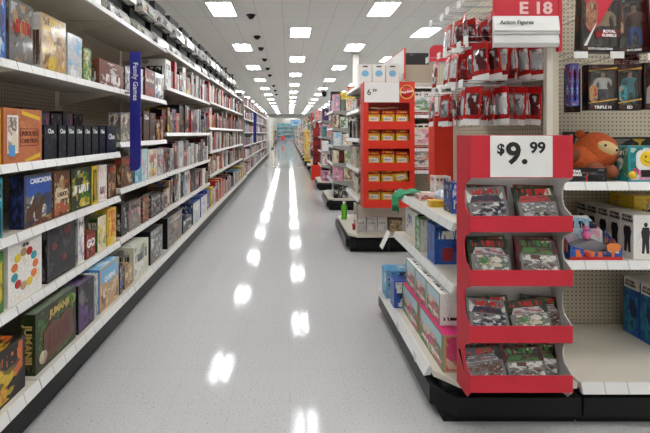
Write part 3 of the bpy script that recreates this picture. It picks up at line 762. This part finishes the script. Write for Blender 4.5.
def figure_material(skin, shirt, pants):
    m, t, b = newmat('figure_paint')
    z = t.sep(t.coord('Generated'))[2]
    t.put(b.inputs['Base Color'], t.ramp(z, [(0, lin(CN[pants])), (.45, lin(CN[shirt])), (.82, lin(skin))], 'CONSTANT')); b.inputs['Roughness'].default_value = .4
    return m
M_film, t_, b_ = newmat('clear_film')
_g = t_.n.new('ShaderNodeBsdfGlossy'); _g.inputs['Roughness'].default_value = .12
_tr = t_.n.new('ShaderNodeBsdfTransparent'); _tr.inputs[0].default_value = (.86,.86,.86,1)
_mx = t_.n.new('ShaderNodeMixShader'); _mx.inputs[0].default_value = .10
t_.l.new(_tr.outputs[0], _mx.inputs[1]); t_.l.new(_g.outputs[0], _mx.inputs[2]); t_.l.new(_mx.outputs[0], t_.n['Material Output'].inputs[0])
def figpack(name, label, x0, x1, z0, z1, Y, back, trim, figs, lettering, size=.02, roll=0, depth=.045, tcol=None):
    w, h = x1-x0, z1-z0
    t = thing(name, label, 'toy package', ((x0+x1)/2, Y, z0)); t.rotation_euler = (0, roll, 0)
    obj('backing_card', MB().box(-w/2,w/2,depth,depth+.003,0,h,0), back, t)
    obj('tray_floor', MB().box(-w/2,w/2,0,depth,0,.028,0), trim, t)
    obj('carton_edge', MB().box(-w/2,-w/2+.012,0,depth,.028,h).box(w/2-.012,w/2,0,depth,.028,h).box(-w/2+.012,w/2-.012,0,depth,h-.03,h), trim, t)
    if figs: obj('clear_window', MB().box(-w/2+.012,w/2-.012,.001,.0016,.028,h-.03), M_film, t)
    for fx, s, mat in figs:
        me = _f.copy(); me.materials.clear(); me.materials.append(mat)
        f = obj('figure', me, None, t, (fx, depth*.55, .03)); f.scale = (s,s*.8,s)
    if lettering: text('lettering', lettering, size, tcol or M_inkwhite, t, (0,-.001,.016), bold=.02)
    return t
sk = (176,128,98); sk2 = (196,150,120)
fA = figure_material(sk,'tan','black'); fB = figure_material(sk2,'teal','teal'); fC = figure_material(sk,'brown','blue'); fD = figure_material(sk2,'white','navy'); fE = figure_material(sk,'tan','red')
cb1 = cover('black','brown','dark red','grey',None,sc=2.2); cb2 = cover('black','grey','brown','tan',None,sc=2.5); bk = cover('black','dark red','black','brown',None,sc=2,key='bk')
t = figpack('figure_pack', 'black wrestling figure pack with red lettered banner, top row', 1.475,1.675,1.80,2.10,2.10, cb1, bk, [(.03,1.5,fA)], 'ELITE COLLECTION', .014, roll=.03)
obj('banner', MB().prism([(-.02,.07),(.095,.08),(.085,.115),(-.035,.105)], -.003, -.0005, 'y'), cover('dark red','red','dark red','red',None), t)
obj('red_wedge_print', MB().prism([(-.085,.27),(.06,.27),(-.02,.12),(-.06,.10)], .0005, .0008, 'y'), M_red, t)
text('lettering','ROYAL\nRUMBLE',.020,M_inkwhite,t,(.04,-.004,.094),bold=.03)
obj('diagonal_strip', MB().prism([(-.085,.03),(-.07,.03),(-.03,.13),(-.025,.15)], -.003, -.0005, 'y'), M_white, t)
obj('portrait_print', MB().prism(rounded(-.08,-.02,.11,.26,.028), -.002, 0, 'y'), cover((150,100,76),'tan','dark red','brown',None,sc=3.4), t)
t = figpack('figure_pack', 'dark wrestling figure pack with blue figure, top row right', 1.68,1.865,1.80,2.10,2.13, cb2, bk, [(.03,1.5,fC)], 'ELITE SERIES', .014, roll=-.06)
obj('portrait_print', MB().prism(rounded(-.085,-.045,.10,.25,.015), -.002, 0, 'y'), cover('brown','tan','purple','dark red',None,sc=2), t)
t = figpack('figure_pack', 'grey and red toy pack cut by the top right corner', 1.855,2.08,1.79,2.12,2.08, cover('grey','silver','black','grey',None,sc=2), M_red, [(-.03,1.5,figure_material((120,120,110),'dark green','grey'))], None)
figpack('figure_pack', 'dark red toy pack hanging low behind the top row', 1.80,1.90,1.76,1.92,2.25, cover('dark red','red','black'), cover('dark red','black','red'), [], None)
t = figpack('figure_pack', 'narrow blue and red toy pack at left of middle row', 1.455,1.495,1.53,1.75,2.14, cover('blue','red','white','light blue',None), cover('blue','red','navy','white',None), [], None)
t = figpack('figure_pack', 'black pack with red print left of the twin figure pack', 1.49,1.545,1.50,1.73,2.20, cb1, bk, [], None)
gst = plain('gold_stripe',(206,160,60),.35)
for k,(x0,x1,lt_,f,lab) in enumerate([(1.53,1.675,'TRIPLE H',fD,'black and gold wrestling figure pack, left of the middle pair'),(1.68,1.80,'ED',fB,'black and gold wrestling figure pack, right of the middle pair')]):
    w = x1-x0
    t = figpack('figure_pack', lab, x0,x1,1.505,1.74,2.12, cb2, bk, [(.02,1.15,f)], lt_, .022)
    obj('gold_stripe', MB().prism([(-w/2,.035),(w/2,.055),(w/2,.062),(-w/2,.04)], -.003, -.0005, 'y'), gst, t)
    obj('gold_stripe', MB().prism([(-w/2,.20),(w/2,.222),(w/2,.212),(-w/2,.205)], -.003, -.0005, 'y'), gst, t)
    obj('portrait_print', MB().prism(rounded(-w/2+.005,-w/2+.045,.045,.13,.018), -.002, 0, 'y'), [cover('tan','brown','red','black',None,sc=3.4), cover('teal','tan','black','teal',None,sc=3.4)][k], t)
t = figpack('figure_pack', 'dark pack with person in grey jacket and sunglasses at right edge', 1.815,1.98,1.51,1.75,2.12, cover('black','brown','grey','black',None), bk, [], None)
pt = obj('portrait_print', MB().prism([(-.075,.03),(.08,.03),(.08,.12),(.045,.15),(-.03,.15),(-.07,.11)], -.003, -.0005, 'y'), plain('jacket_grey',(150,140,140),.6,var=.12,vs=40), t)
obj('face_print', MB().ball((-.02,-.003,.18),(.022,.002,.032)), plain('face_tone',(150,110,88),.6), pt)
obj('sunglasses_print', MB().box(-.042,.0,-.007,-.005,.182,.192), M_ink, pt); obj('hair_print', MB().ball((-.02,-.001,.196),(.027,.0015,.024)), M_blackmat, pt)
for k,(x,z) in enumerate([(1.476,1.80),(1.66,1.80),(1.85,1.79),(1.50,2.08),(1.70,2.08),(1.88,2.08)]):
    th_ = thing('peg_hook', ['wire hook with white tag below the top row, leftmost','wire hook with white tag below the top row, middle','wire hook with white tag below the top row, rightmost','wire hook carrying a top row figure pack at far right','wire hook carrying a top row figure pack at far right','wire hook carrying a top row figure pack at far right'][k], 'hook', (x,2.605,z-.02), 0, 'hooks above the top figure packs' if k > 2 else None)
    obj('wire_arm', MB().tube((0,0,0),(0,-.50,.0),.003,6).tube((0,0,.03),(0,-.5,.03),.002,6), M_metal, th_)
    if k < 3: obj('price_tag', MB().box(-.035,.035,-.508,-.504,-.012,.022), M_white, th_)
# shelf 1.137: plush, boxes
pc_ = plain('plush_orange',(200,92,40),.9,var=.12,vs=60); pb = plain('plush_brown',(140,78,48),.95,var=.12,vs=60); pcream = plain('plush_cream',(214,184,130),.9)
t = thing('plush_toy', 'round orange and brown hooded plush toy lying on the shelf', 'plush toy', (1.645,2.28,1.14))
obj('body', MB().ball((-.03,0,.10),(.105,.09,.095),20,rot=-.35), pc_, t)
hd = obj('hood', MB().ball((.035,-.01,.155),(.105,.095,.10),20,rot=-.5).ball((-.045,.0,.245),(.026,.018,.022)).ball((.125,.02,.12),(.03,.02,.035)), pc_, t)
obj('face_patch', MB().ball((.04,-.083,.168),(.060,.030,.038),16,rot=-.4), pcream, hd)
for dx_, dz_ in ((.012,.186),(.07,.160)): obj('eye', MB().ball((dx_,-.108,dz_),.007,8), M_black, hd)
obj('foot', MB().ball((-.03,-.09,.055),(.048,.05,.043),14,rot=.2), pb, t); obj('foot', MB().ball((.055,-.075,.045),(.042,.045,.038),14), pb, t)
obj('arm', MB().ball((-.105,-.03,.125),(.05,.04,.036),14,rot=.6), pb, t); obj('arm', MB().ball((.115,-.03,.05),(.035,.03,.04),12), pb, t)
b = cbox('toy_box', 'black toy box with white lettering in front of the plush toy', 1.425,2.13,1.137,.205,.045,.072,[cover('black','grey','navy','black',None,sc=3)])
text('lettering','STAR\nWARS',.018,M_inkwhite,b,(-.055,-.001,.046),bold=.04,sx=1.2)
obj('red_blade_print', MB().prism([(-.005,.005),(.002,.005),(.006,.05),(.002,.05)], -.002, -.0005, 'y'), plain('blade_red',(220,50,40),.4), b)
b = cbox('smiley_box', 'teal green toy box with yellow smiling face at right edge', 1.75,2.14,1.137,.20,.10,.185,[cover('teal',(30,110,90),'white','pink','magenta',.3,.15,2), cover('teal','black','green')])
obj('white_panel', MB().prism(rounded(-.06,.09,.06,.165,.03), -.0015, 0, 'y'), M_white, b)
sf = obj('smiley_face', MB().ball((0,-.002,.12),(.042,.003,.040),20), plain('smiley_yellow',(244,204,40),.4), b)
mbs = MB().ball((-.014,-.006,.130),(.004,.002,.007),8).ball((.014,-.006,.130),(.004,.002,.007),8)
for i in range(8):
    a0, a1 = PI*(1.15+.7*i/8), PI*(1.15+.7*(i+1)/8); mbs.tube((.024*math.cos(a0),-.0062,.122+.02*math.sin(a0)),(.024*math.cos(a1),-.0062,.122+.02*math.sin(a1)),.0016,6)
obj('face_marks', mbs, M_ink, sf)
obj('caption_plate', MB().box(-.035,.04,-.003,0,.025,.062), M_ink, b); obj('coin_print', MB().lathe([(0,0),(.02,0),(.02,.003),(0,.003)],n=16), plain('coin_yellow',(230,190,30),.4), b, (-.08,-.001,.035), (PI/2,0,0))
cbox('toy_box', 'black and gold toy box lying behind the smiling face box', 1.76,2.32,1.137,.3,.2,.23,[cover('black','yellow','grey','brown','white',.6,.2,2)])
cbox('toy_box', 'dark grey round edged box beside the plush toy back', 1.66,2.42,1.137,.09,.1,.26,[cover('black','grey','dark green')])
# shelf .737: toy tray and row of white figure boxes
t = thing('toy_vehicle_pack', 'open blue tray with grey and pink toy vehicle on shelf', 'toy package', (1.575,2.13,.738))
bl = cover('blue','navy','blue','white','orange',.45,.5,2.5,.3); wc = cover('white','silver','light blue','pink','navy',.75,.2,2)
obj('tray', MB().prism([(-.135,.0),(.135,0),(.135,.06),(.06,.045),(0,.04),(-.135,.075)], 0, .004, 'y').box(-.135,.135,.004,.12,0,.004).prism([(.0,0),(.12,0),(.12,.18),(.0,.075)], -.135, -.131).prism([(0,0),(.12,0),(.12,.13),(0,.06)], .131, .135), bl, t)
obj('red_band', MB().box(-.135,.135,-.002,0,0,.016), plain('band_red',(190,44,40),.4), t)
obj('backing_card', MB().prism([(-.135,.004),(.125,.004),(.125,.12),(.04,.205),(-.12,.205)], .12, .124, 'y'), wc, t)
v = obj('toy_vehicle', MB().prism([(-.09,.02),(.10,.02),(.105,.05),(.06,.08),(.02,.095),(-.03,.085),(-.09,.06)], .03, .09, 'y'), plain('toy_grey',(130,128,134),.35), t)
for x in (-.055,.06): obj('wheel', MB().tube((x,.022,.024),(x,.03,.024),.02,14), M_black, v)
obj('rider', MB().ball((-.01,.055,.115),(.022,.02,.026)).ball((-.01,.055,.148),(.017,.016,.016)), plain('rider_pink',(224,110,160),.4), v)
obj('name_badge', MB().prism(rounded(.055,.125,.045,.085,.018), -.004, -.0005, 'y'), plain('badge_orange',(226,130,60),.4), t)
obj('round_badge', MB().lathe([(0,0),(.017,0),(.017,.003),(0,.003)],n=14), plain('badge_red',(180,40,40),.4), t, (-.045,-.001,.03), (PI/2,0,0))
ws = cover('white','silver','white','black',None,sc=1.8,key='ws')
wh = cover('white','white',(216,214,210),'white',None,key='wh')
drk = plain('print_dark',(38,34,36),.5)
for k in range(5):
    b = cbox('figure_box', ['white figure box with dark standing figure print, nearest of the file','white figure box second in the file behind the nearest','white figure box third in the file going back','white figure box fourth in the file going back','white figure box last in the file near the pegboard'][k], 1.777, 2.14+.085*k, .737, .145, .08, .228, [wh])
    body = [(-.02,.03),(-.008,.03),(-.002,.085),(.004,.03),(.018,.03),(.016,.10),(.022,.14),(.016,.165),(-.016,.165),(-.024,.14),(-.018,.10)]
    if k == 0: obj('silhouette_print', MB().prism(body, -.0015, -.0003, 'y').ball((0,-.001,.178),(.010,.0012,.012),10), drk, b, (-.01,0,0))
    # camera-left side print
    sp = obj('side_print', MB().prism([(p[0]*1.1+.04,p[1]) for p in body], -.0738, -.0728, 'x'), drk, b)
    text('lettering','STAR\nWARS',.02,M_ink,b,(-.0738,.04,.205),rot=(PI/2,0,-PI/2),bold=.04,sx=1.3)
cbox('toy_box', 'yellow toy box with blue lettering lying behind the white boxes', 1.93,2.32,.737,.25,.18,.30,[cover('yellow','yellow','blue','orange','navy',.6,.3,2)])
cbox('toy_box', 'white figure box with red print at the right photo edge', 1.93,2.15,.737,.12,.08,.228,[cover('white','cream','dark red','black','red',.8,.15,2)])
for k in range(3):
    b = cbox('toy_box', ['blue and white toy box on the empty bottom deck, nearest','blue and white toy box on the bottom deck, second back','blue and white toy box on the bottom deck, farthest back'][k], 2.02,2.16+.12*k,.20,.3,.11,.33,[cover('blue',(20,90,130),'teal','navy',None,sc=2,key='bb'),cover('blue',(20,90,130),'teal','navy',None,sc=2,key='bb'),wh])
    obj('white_band', MB().box(-.1515,.1515,-.0015,.1,.27,.329), wh, b)
    text('lettering','STAR\nWARS',.02,M_ink,b,(-.152,.055,.30),rot=(PI/2,0,-PI/2),bold=.04,sx=1.3)
    text('lettering','STAR\nWARS',.02,M_ink,b,(-.11,-.002,.30),bold=.04,sx=1.3)
o = obj('cardboard_flap', MB().box(0,.5,0,.06,0,.003), plain('flap_cream',(206,190,160),.7), None, (.80,1.93,.2015)); tag(o, 'cream cardboard flap lying on deck under the red display', 'cardboard')

# ================================================================== ROW 2
t2 = endcap('end_shelving', 'second right end unit behind the red price display', 4.95, 6.0, 1.40, [.60,.95,1.32,1.68,1.97], d=.56, top=2.1); base_plinth(t2, .72, 1.42, 4.86, 6.05)
b2 = bay('shelving_bay', 'cream bay with white edged shelves facing camera behind the pouches', (1.44,5.56,0), 0, [.93,1.20,1.607,1.97], d=.50, bd=.6, top=2.3)
for k,(S,h,c,lab) in enumerate([(1.607,.28,('white','teal','green','white'),'white box with teal green toy picture and red base, upper'),(1.20,.30,('white','pink','red','cream'),'white box with pink red toy picture, below the teal one'),(.93,.22,('white','orange','black','brown'),'white box with orange black toy picture, lowest of three')]):
    for j in range(3):
        l_ = lab if j == 0 else lab.split(' toy')[0]+(' toy, next behind the pouches' if j == 1 else ' toy, farthest behind the pouches')
        b = cbox('building_set_box', l_, 1.455+j*.385, 5.07, S, .37, .09, h, [cover('white','cream','white','white','navy',.9,.08,2,key=k)])
        obj('picture_print', MB().prism([(-.15,.05),(.15,.05),(.16,.13),(.10,.19),(.0,h-.05),(-.09,.18),(-.16,.14)], -.0015, -.0003, 'y'), cover('white',c[1],c[2],c[3],None,.5,.1,2.4,key='pp%d'%k), b)
        obj('red_base_print', MB().box(-.18,.18,-.0015,0,.0,.04), cover('red','dark red','red','white',None), b)
cbox('toy_box', 'dark toy box low on the bottom deck of second row', 1.6,5.1,.20,.5,.3,.3,[cover('black','grey','navy')])
cbox('toy_box', 'black poster panel with pale blotch above the second row', 1.46,5.35,1.97,.34,.03,.45,[cover('black','black','black','white',None,sc=2)])
t = thing('pegboard_header', 'small cream pegboard panel above the white edged shelf', 'panel', (1.40,5.04,2.0))
obj('panel', MB().box(0,.36,0,.012,0,.22), M_peg, t); obj('foot_strip', MB().box(0,.36,0,.05,-.03,0), M_shelf, t)
t = thing('header_sign', 'white slanted header panel with red edge above red display', 'sign', (1.375,4.92,2.03))
obj('panel', MB().box(-.006,.006,.02,1.05,0,.36), M_white, t); obj('red_edge', MB().box(-.008,.008,0,.02,0,.37).box(-.008,.008,.02,1.05,.36,.37), M_orred, t)
# red 6.99 display
t = thing('side_wing_display', 'orange red display wing of yellow packs with round logo header', 'display', (.835,4.66,0))
Wd = .575
obj('side_panel', MB().box(0,.006,0,.19,.55,1.96), M_orred, t); obj('side_panel', MB().box(Wd-.006,Wd,0,.19,.55,1.96), M_orred, t)
obj('front_frame', MB().box(0,.055,-.003,0,.55,1.73).box(Wd-.055,Wd,-.003,0,.55,1.73), M_orred, t)
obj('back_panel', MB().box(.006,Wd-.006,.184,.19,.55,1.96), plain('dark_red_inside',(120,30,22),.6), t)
dz = [.62,.825,1.035,1.285,1.50]
for z in dz:
    s = obj('tray', MB().box(.006,Wd-.006,0,.184,z-.006,z), M_orred, t); obj('tray_lip', MB().box(.055,Wd-.055,-.004,0,z-.07,z+.02), M_orred, s)
obj('header', MB().box(0,Wd,-.004,0,1.73,1.965), M_orred, t)
pcd = obj('price_card', MB().box(.01,.40,-.008,-.004,1.735,1.962), M_white, t)
text('lettering','6',.095,M_ink,pcd,(.062,-.009,1.845),bold=.01); text('lettering','99',.05,M_ink,pcd,(.125,-.009,1.865),bold=.01)
lg = obj('logo', MB().lathe([(0,0),(.078,0),(.078,.004),(0,.004)],n=20), plain('logo_red',(206,30,36),.4), t, (.485,-.004,1.85), (PI/2,0,0))
obj('logo_ring', MB().lathe([(.070,0),(.080,0),(.080,.006),(.070,.006),(.070,0)],n=20), plain('logo_yellow',(232,196,90),.4), lg)
text('lettering','Play-Doh',.036,M_inkwhite,t,(.485,-.010,1.852),bold=.02).rotation_euler = (PI/2,-.15,0)
PD = mesh('putty_pack', MB().box(-.072,.072,0,.07,0,.095,0,1).box(-.072,.072,0,.07,.095,.15,2).box(-.05,.05,-.004,0,.022,.07,3), [cover('yellow','yellow','red','orange',None,key='py'), plain('pd_yellow',(226,176,40),.4), cover('red','dark red','red','yellow','yellow',.5,.3,2,key='pr'), cover('white','white','silver','white','grey',.5,.3)])
rows_ = ['bottom row','fourth row down','third row down','second row down','top row']
for r, z in enumerate(dz):
    for k in range(3):
        o = bpy.data.objects.new('putty_pack', PD); COL.objects.link(o)
        o.location = (.835+.125+k*.162, 4.66+.045, z+.002); tw = (r < 2 and k == 2)
        if tw: o.rotation_euler = (0,-.22,0); o.location.z += .02
        if r == 2 and k == 1: o.location.z += .0; o.scale = (1,1,1.12)
        tag(o, f'yellow and red modelling dough pack, {["left","middle","right"][k]} in the {rows_[r]} of orange red display', 'toy pack', 'yellow packs in the orange red display')
o = tag(obj('foil_pack', MB().prism([(-.17,.0),(-.14,.018),(.0,.012),(.15,.02),(.17,.006),(.02,-.004)], 0, .10, 'y'), cover('brown','tan','black','cream',None), None, (1.07,4.68,1.665)), 'flat brown packet lying across the top tray packs', 'toy pack')
for k in range(3):
    b = cbox('toy_box', f'white box with blue drawing above red display, {["left","middle","right"][k]} of three', .845+k*.165, 5.02, 1.97, .155, .12, .25, [cover('white','white','white','white',None,key='tb')])
    obj('drawing_print', MB().ball((0,-.001,.14),(.045,.0012,.04),14), cover('light blue','white','blue','silver',None,sc=5), b)
    obj('title_print', MB().box(-.03,.03,-.0012,0,.215,.23), M_ink, b)
# below the display: clear panel, white boxes
t = thing('clear_bin', 'pale translucent bin panel below the orange red display', 'bin', (.80,4.87,.201))
obj('panel', MB().box(0,.60,0,.01,.2,.34).box(.0,.012,0,.06,.0,.34).box(.588,.60,0,.06,0,.34), plain('bin_plastic',(196,186,168),.25), t)
for k in range(3): cbox('toy_box', f'small white carton on the second deck, {["leftmost","middle","rightmost"][k]} of three', .815+k*.125, 4.99, .20, .115, .15, .18, [cover('white','white','silver','white','grey',.6,.1)])
cbox('toy_box', 'tan carton on deck beneath the translucent bin panel', 1.21,5.0,.20,.16,.2,.15,[cover('tan','cream','brown')])
t = thing('green_bottle', 'bright green bottle standing on the second deck corner', 'bottle', (.765,5.75,.20))
obj('bottle_body', MB().lathe([(0,0),(.04,0),(.042,.01),(.042,.17),(.03,.20),(.018,.21)],n=16), plain('lime_plastic',(104,184,46),.3), t); obj('cap', MB().lathe([(.018,.205),(.022,.21),(.022,.245),(0,.247)],n=12), M_white, t)
t = thing('red_dog_toy', 'small red rounded toy on the second deck', 'toy', (.82,5.12,.20))
obj('body', MB().ball((0,0,.05),(.045,.035,.035)).ball((.02,-.02,.11),(.035,.03,.032)), plain('toy_red2',(170,40,44),.5), t)
for x in (-.025,.025): obj('foot', MB().ball((x,-.02,.014),(.018,.025,.014)), plain('toy_red2',(170,40,44),.5), t)
# goods on the aisle-facing shelves of row 2 and all further rows
def fill_end(y0, y1, xf, z0, clear, pal, label, group, wmin=.12, wmax=.3, kind='toy_box', dep=(.2,.35)):
    y = y0+.02
    while y < y1-.08:
        w = min(R.uniform(wmin,wmax), y1-.01-y); a = R.choice(pal); b = R.choice(PAL)
        h = R.uniform(.55,.97)*min(clear-.03,.36)
        boxobj(kind, w-.01, h, R.uniform(*dep), [cover(a,b,b,R.choice(['white','cream','silver']),None)], (xf+R.uniform(0,.08), y+w/2, z0+.001), -PI/2, label, 'box', group)
        y += w
for S, c, nm in [(.20,.38,'bottom deck'),(.60,.3,'lowest shelf'),(.95,.32,'second shelf'),(1.32,.3,'third shelf'),(1.68,.25,'fourth shelf')]:
    fill_end(5.35 if S > .3 else 5.3, 5.66 if S < .3 else 5.98, .86, S, c, ['white','grey','cream','silver','green','black'], f'pale carton on the {nm} of the second right unit', f'cartons on the {nm}, second right unit')

# ================================================================== ROWS 3+
rowcol = {3:(['brown','grey','pink','cream','dark red','black','white'],), 4:(['pink','teal','black','brown','grey','purple','white'],), 5:(['pink','dark red','white','grey','red','cream'],), 6:(['white','brown','cream','red'],), 7:(['yellow','white','cream','grey'],)}
ordn = {3:'third',4:'fourth',5:'fifth',6:'sixth',7:'seventh'}
for r in range(3, 24):
    y0 = 7.49+2.61*(r-3); y1 = y0+1.2
    nm = ordn.get(r); far = nm is None
    pal = rowcol.get(r, (['white','cream','tan','pink','yellow','silver','teal','grey'],))[0]
    sh = [.52,.84,1.16,1.48,1.80] if r != 4 else [.6,.95,1.3,1.7]
    te = endcap('end_shelving', f'{nm} right end unit with grey shelves facing the aisle' if not far else 'distant right end unit beyond the seventh one', y0+.05, y1-.05, 1.38, sh, d=.58, sm=M_shelfg, top=2.12 if r > 3 else 2.0, group=None if not far else 'distant right end units'); base_plinth(te, .73, 1.40, y0, y1)
    zz = [.20]+sh+[2.25]
    names = ['bottom deck','lowest shelf','second shelf','third shelf','fourth shelf','top shelf']
    for i in range(len(sh)+1):
        lab = f'carton on the {names[i]} of the {nm} right unit' if not far else 'tiny carton on one of the distant right units'
        grp = f'cartons on the {names[i]}, {nm} right unit' if not far else 'cartons on distant right units'
        # front row facing the camera across the end of the unit, then the aisle-facing goods
        x = .81
        while x < 1.30:
            w = R.uniform(.09,.2) if not far else .27; w = min(w, 1.35-x)
            a = R.choice(pal); b = R.choice(PAL)
            boxobj('toy_box', w-.01, R.uniform(.7,.98)*min(zz[i+1]-zz[i]-.05,.34), .22, [cover(a,b,b,R.choice(['white','black','cream']),None)], (x+w/2, y0+.065+R.uniform(0,.03), zz[i]+.001), 0, lab, 'box', grp); x += w+.004
        fill_end(y0+.33, y1-.08, .82, zz[i], zz[i+1]-zz[i]-.02, pal, lab, grp, .2 if not far else .3, .4 if not far else .45)
# notable display pieces on those rows
def stackbox(label, X, Y, Z, w, d, h, mats, name='toy_box'): return cbox(name, label, X, Y, Z, w, d, h, mats)
t = thing('tray_display', 'narrow red display tower with shelves along right of aisle', 'display', (.72,12.42,0))
obj('tower', MB().box(0,.24,.12,.14,0.0,1.55).box(0,.012,0,.12,.0,1.55).box(.228,.24,0,.12,0,1.55), plain('dull_red_card',(160,48,50),.5), t)
for k in range(5):
    obj('tray', MB().box(.012,.228,0,.12,.24+.26*k,.25+.26*k), plain('dull_red_card',(160,48,50),.5), t)
stackbox('bright red bin standing out beside a low plinth in the aisle', .66,12.2,.0,.42,.18,.44,[M_orred], 'red_bin')
t = thing('tray_display', 'narrow yellow display tower far along right of aisle', 'display', (.66,17.55,0))
obj('tower', MB().box(0,.22,0,.2,.2,1.5), cover('yellow','cream','red','yellow',None,sc=6), t); obj('tower_foot', MB().box(0,.3,0,.2,0,.2), M_blackmat, t)
for k, (X,Y,Z,w,h,c,lab) in enumerate([(.95,7.56,2.0,.35,.14,'yellow','yellow soft toy box on top of the third right unit'),(1.1,7.8,2.0,.30,.26,'red','red box on the very top of the third right unit'),(.80,7.9,2.0,.22,.18,'black','black box on the very top of the third right unit')]):
    stackbox(lab, X, Y, Z, w, .2, h, [cover(c,c,'brown','cream',None,key=k)])
# far end
t = thing('far_counter', 'teal and white merchandise wall at the far end of store', 'display', (-1.95,66.5,0))
obj('backdrop', MB().box(0,3.3,1.0,1.1,0,2.95), cover((96,170,176),'white','teal','silver',None,sc=5), t)
for k in range(4): obj('shelf', MB().box(0,3.3,.4,1.0,.5+.6*k,.56+.6*k), M_shelf, t); obj('goods_row', MB().box(.1,3.2,.5,.95,.56+.6*k,.9+.6*k), cover('teal','white','black','blue',None,sc=8,key=k), t)
obj('counter', MB().box(0,3.3,0,.4,0,.5), cover('grey','blue','white','grey',None,sc=9), t)
t = thing('far_banner', 'pale blue and white banner above the far merchandise wall', 'banner', (.25,66.2,2.55))
obj('cloth', MB().box(0,1.6,0,.05,0,.95), cover('light blue','white','white','blue',None,sc=3), t)
obj('hanging_rod', MB().tube((0,.02,.97),(1.6,.02,.97),.03), M_metal, t)
def cart(label, x, y, c):
    t = thing('shopping_cart', label, 'shopping cart', (x,y,0))
    obj('basket', MB().prism([(-.25,.45),(.25,.45),(.30,1.0),(-.30,1.0)], 0, .8, 'y'), c, t)
    obj('frame', MB().tube((-.25,.0,.1),(-.25,.8,.45),.02).tube((.25,.0,.1),(.25,.8,.45),.02).tube((-.3,-.1,1.05),(.3,-.1,1.05),.02).tube((-.25,0,.1),(-.25,.0,1.0),.02).tube((.25,0,.1),(.25,.0,1.0),.02), M_metal, t)
    for xx in (-.25,.25):
        for yy in (.05,.75): obj('wheel', MB().tube((xx-.02,yy,.06),(xx+.02,yy,.06),.06,10), M_black, t)
cart('small red shopping cart at the far end of the aisle', -.85, 55.5, M_orred)
for k,(x,y,c,h,w) in enumerate([(-2.3,36,'cream',2.0,.9),(-2.5,40,'tan',1.8,.9),(-2.6,45,'white',2.1,.9),(-2.7,50,'brown',1.6,.9),(-2.5,56,'dark red',1.7,.8),(-2.9,61,'teal',1.7,1.0)]):
    t = thing('tall_display', f'{c} tall display far down the left of aisle', 'display', (x,y,0))
    obj('body', MB().box(0,w,0,1.2,0,h), cover(c,'grey','white'), t); obj('base', MB().box(-.02,w+.02,-.02,1.22,0,.0+.12), M_blackmat, t)

def merge_rest(kind, keep, label):
    lst = [o for o in COL.objects if o.type == 'MESH' and not o.parent and o.name.split('.')[0] == kind]
    def size(o):
        d = max(o.location.y, .5); return -(o.dimensions.z*max(o.dimensions.x, .05))/(d*d)
    lst = sorted([o for o in lst if not o.children and o.get('group')], key=lambda o: -o.location.y) if len(lst) > keep else []
    total = len([o for o in COL.objects if not o.parent and o.name.split('.')[0] == kind])
    drop = lst[:max(0, total-keep)]
    if not drop: return
    me = bpy.data.meshes.new(kind); mats = {}; V = []; Fc = []; MI = []; UV = []
    for o in drop:
        M = o.matrix_basis; i0 = len(V); V += [tuple(M @ v.co) for v in o.data.vertices]; ul = o.data.uv_layers[0].data
        for p in o.data.polygons:
            Fc.append([i0+v for v in p.vertices]); m = o.data.materials[p.material_index]
            MI.append(mats.setdefault(m.name, len(mats))); UV += [tuple(ul[l].uv) for l in p.loop_indices]
    me.from_pydata(V, [], Fc)
    for n in mats: me.materials.append(bpy.data.materials[n])
    ul = me.uv_layers.new(name='UVMap').data
    for p, mi in zip(me.polygons, MI): p.material_index = mi
    for l, c in zip(ul, UV): l.uv = c
    for o in drop: bpy.data.objects.remove(o)
    n = bpy.data.objects.new('distant_'+kind, me); COL.objects.link(n); n['kind'] = 'stuff'; n['label'] = label; n['category'] = 'box'
bpy.context.view_layer.update()
LABELS.clear()
merge_rest('toy_box', 295, 'mass of small distant cartons on the far shelves on both sides of aisle')
print('GAMEBOX', len([o for o in COL.objects if o.name.startswith('game_box')]))
for o in COL.objects:
    if not o.parent and o.get('label') and not o.get('kind'): LABELS.setdefault(o['label'], []).append((o, o.get('group')))
# ------------------------------------------------------------------ labels of grouped copies
for lb, lst in LABELS.items():
    if len(lst) > 1 and any(not g for _, g in lst):
        print('DUPLABEL', lb, len(lst))

# ------------------------------------------------------------------ camera, world, exposure
cam = bpy.data.cameras.new('camera'); co = bpy.data.objects.new('camera', cam); COL.objects.link(co)
co.location = (0,0,H); co.rotation_euler = (PI/2,0,0)
cam.sensor_width = 36; cam.lens = F/650*36; cam.clip_start = .05; cam.clip_end = 200
cam.shift_x = (325-CX)/650; cam.shift_y = -(216.5-CY)/650
SC.camera = co
w = bpy.data.worlds.new('world'); SC.world = w; w.use_nodes = True
w.node_tree.nodes['Background'].inputs[0].default_value = (.9,.92,1,1); w.node_tree.nodes['Background'].inputs[1].default_value = .3
SC.view_settings.view_transform = 'Standard'; SC.view_settings.look = 'None'; SC.view_settings.gamma = 1; SC.view_settings.use_curve_mapping = False
SC.view_settings.exposure = 0.34
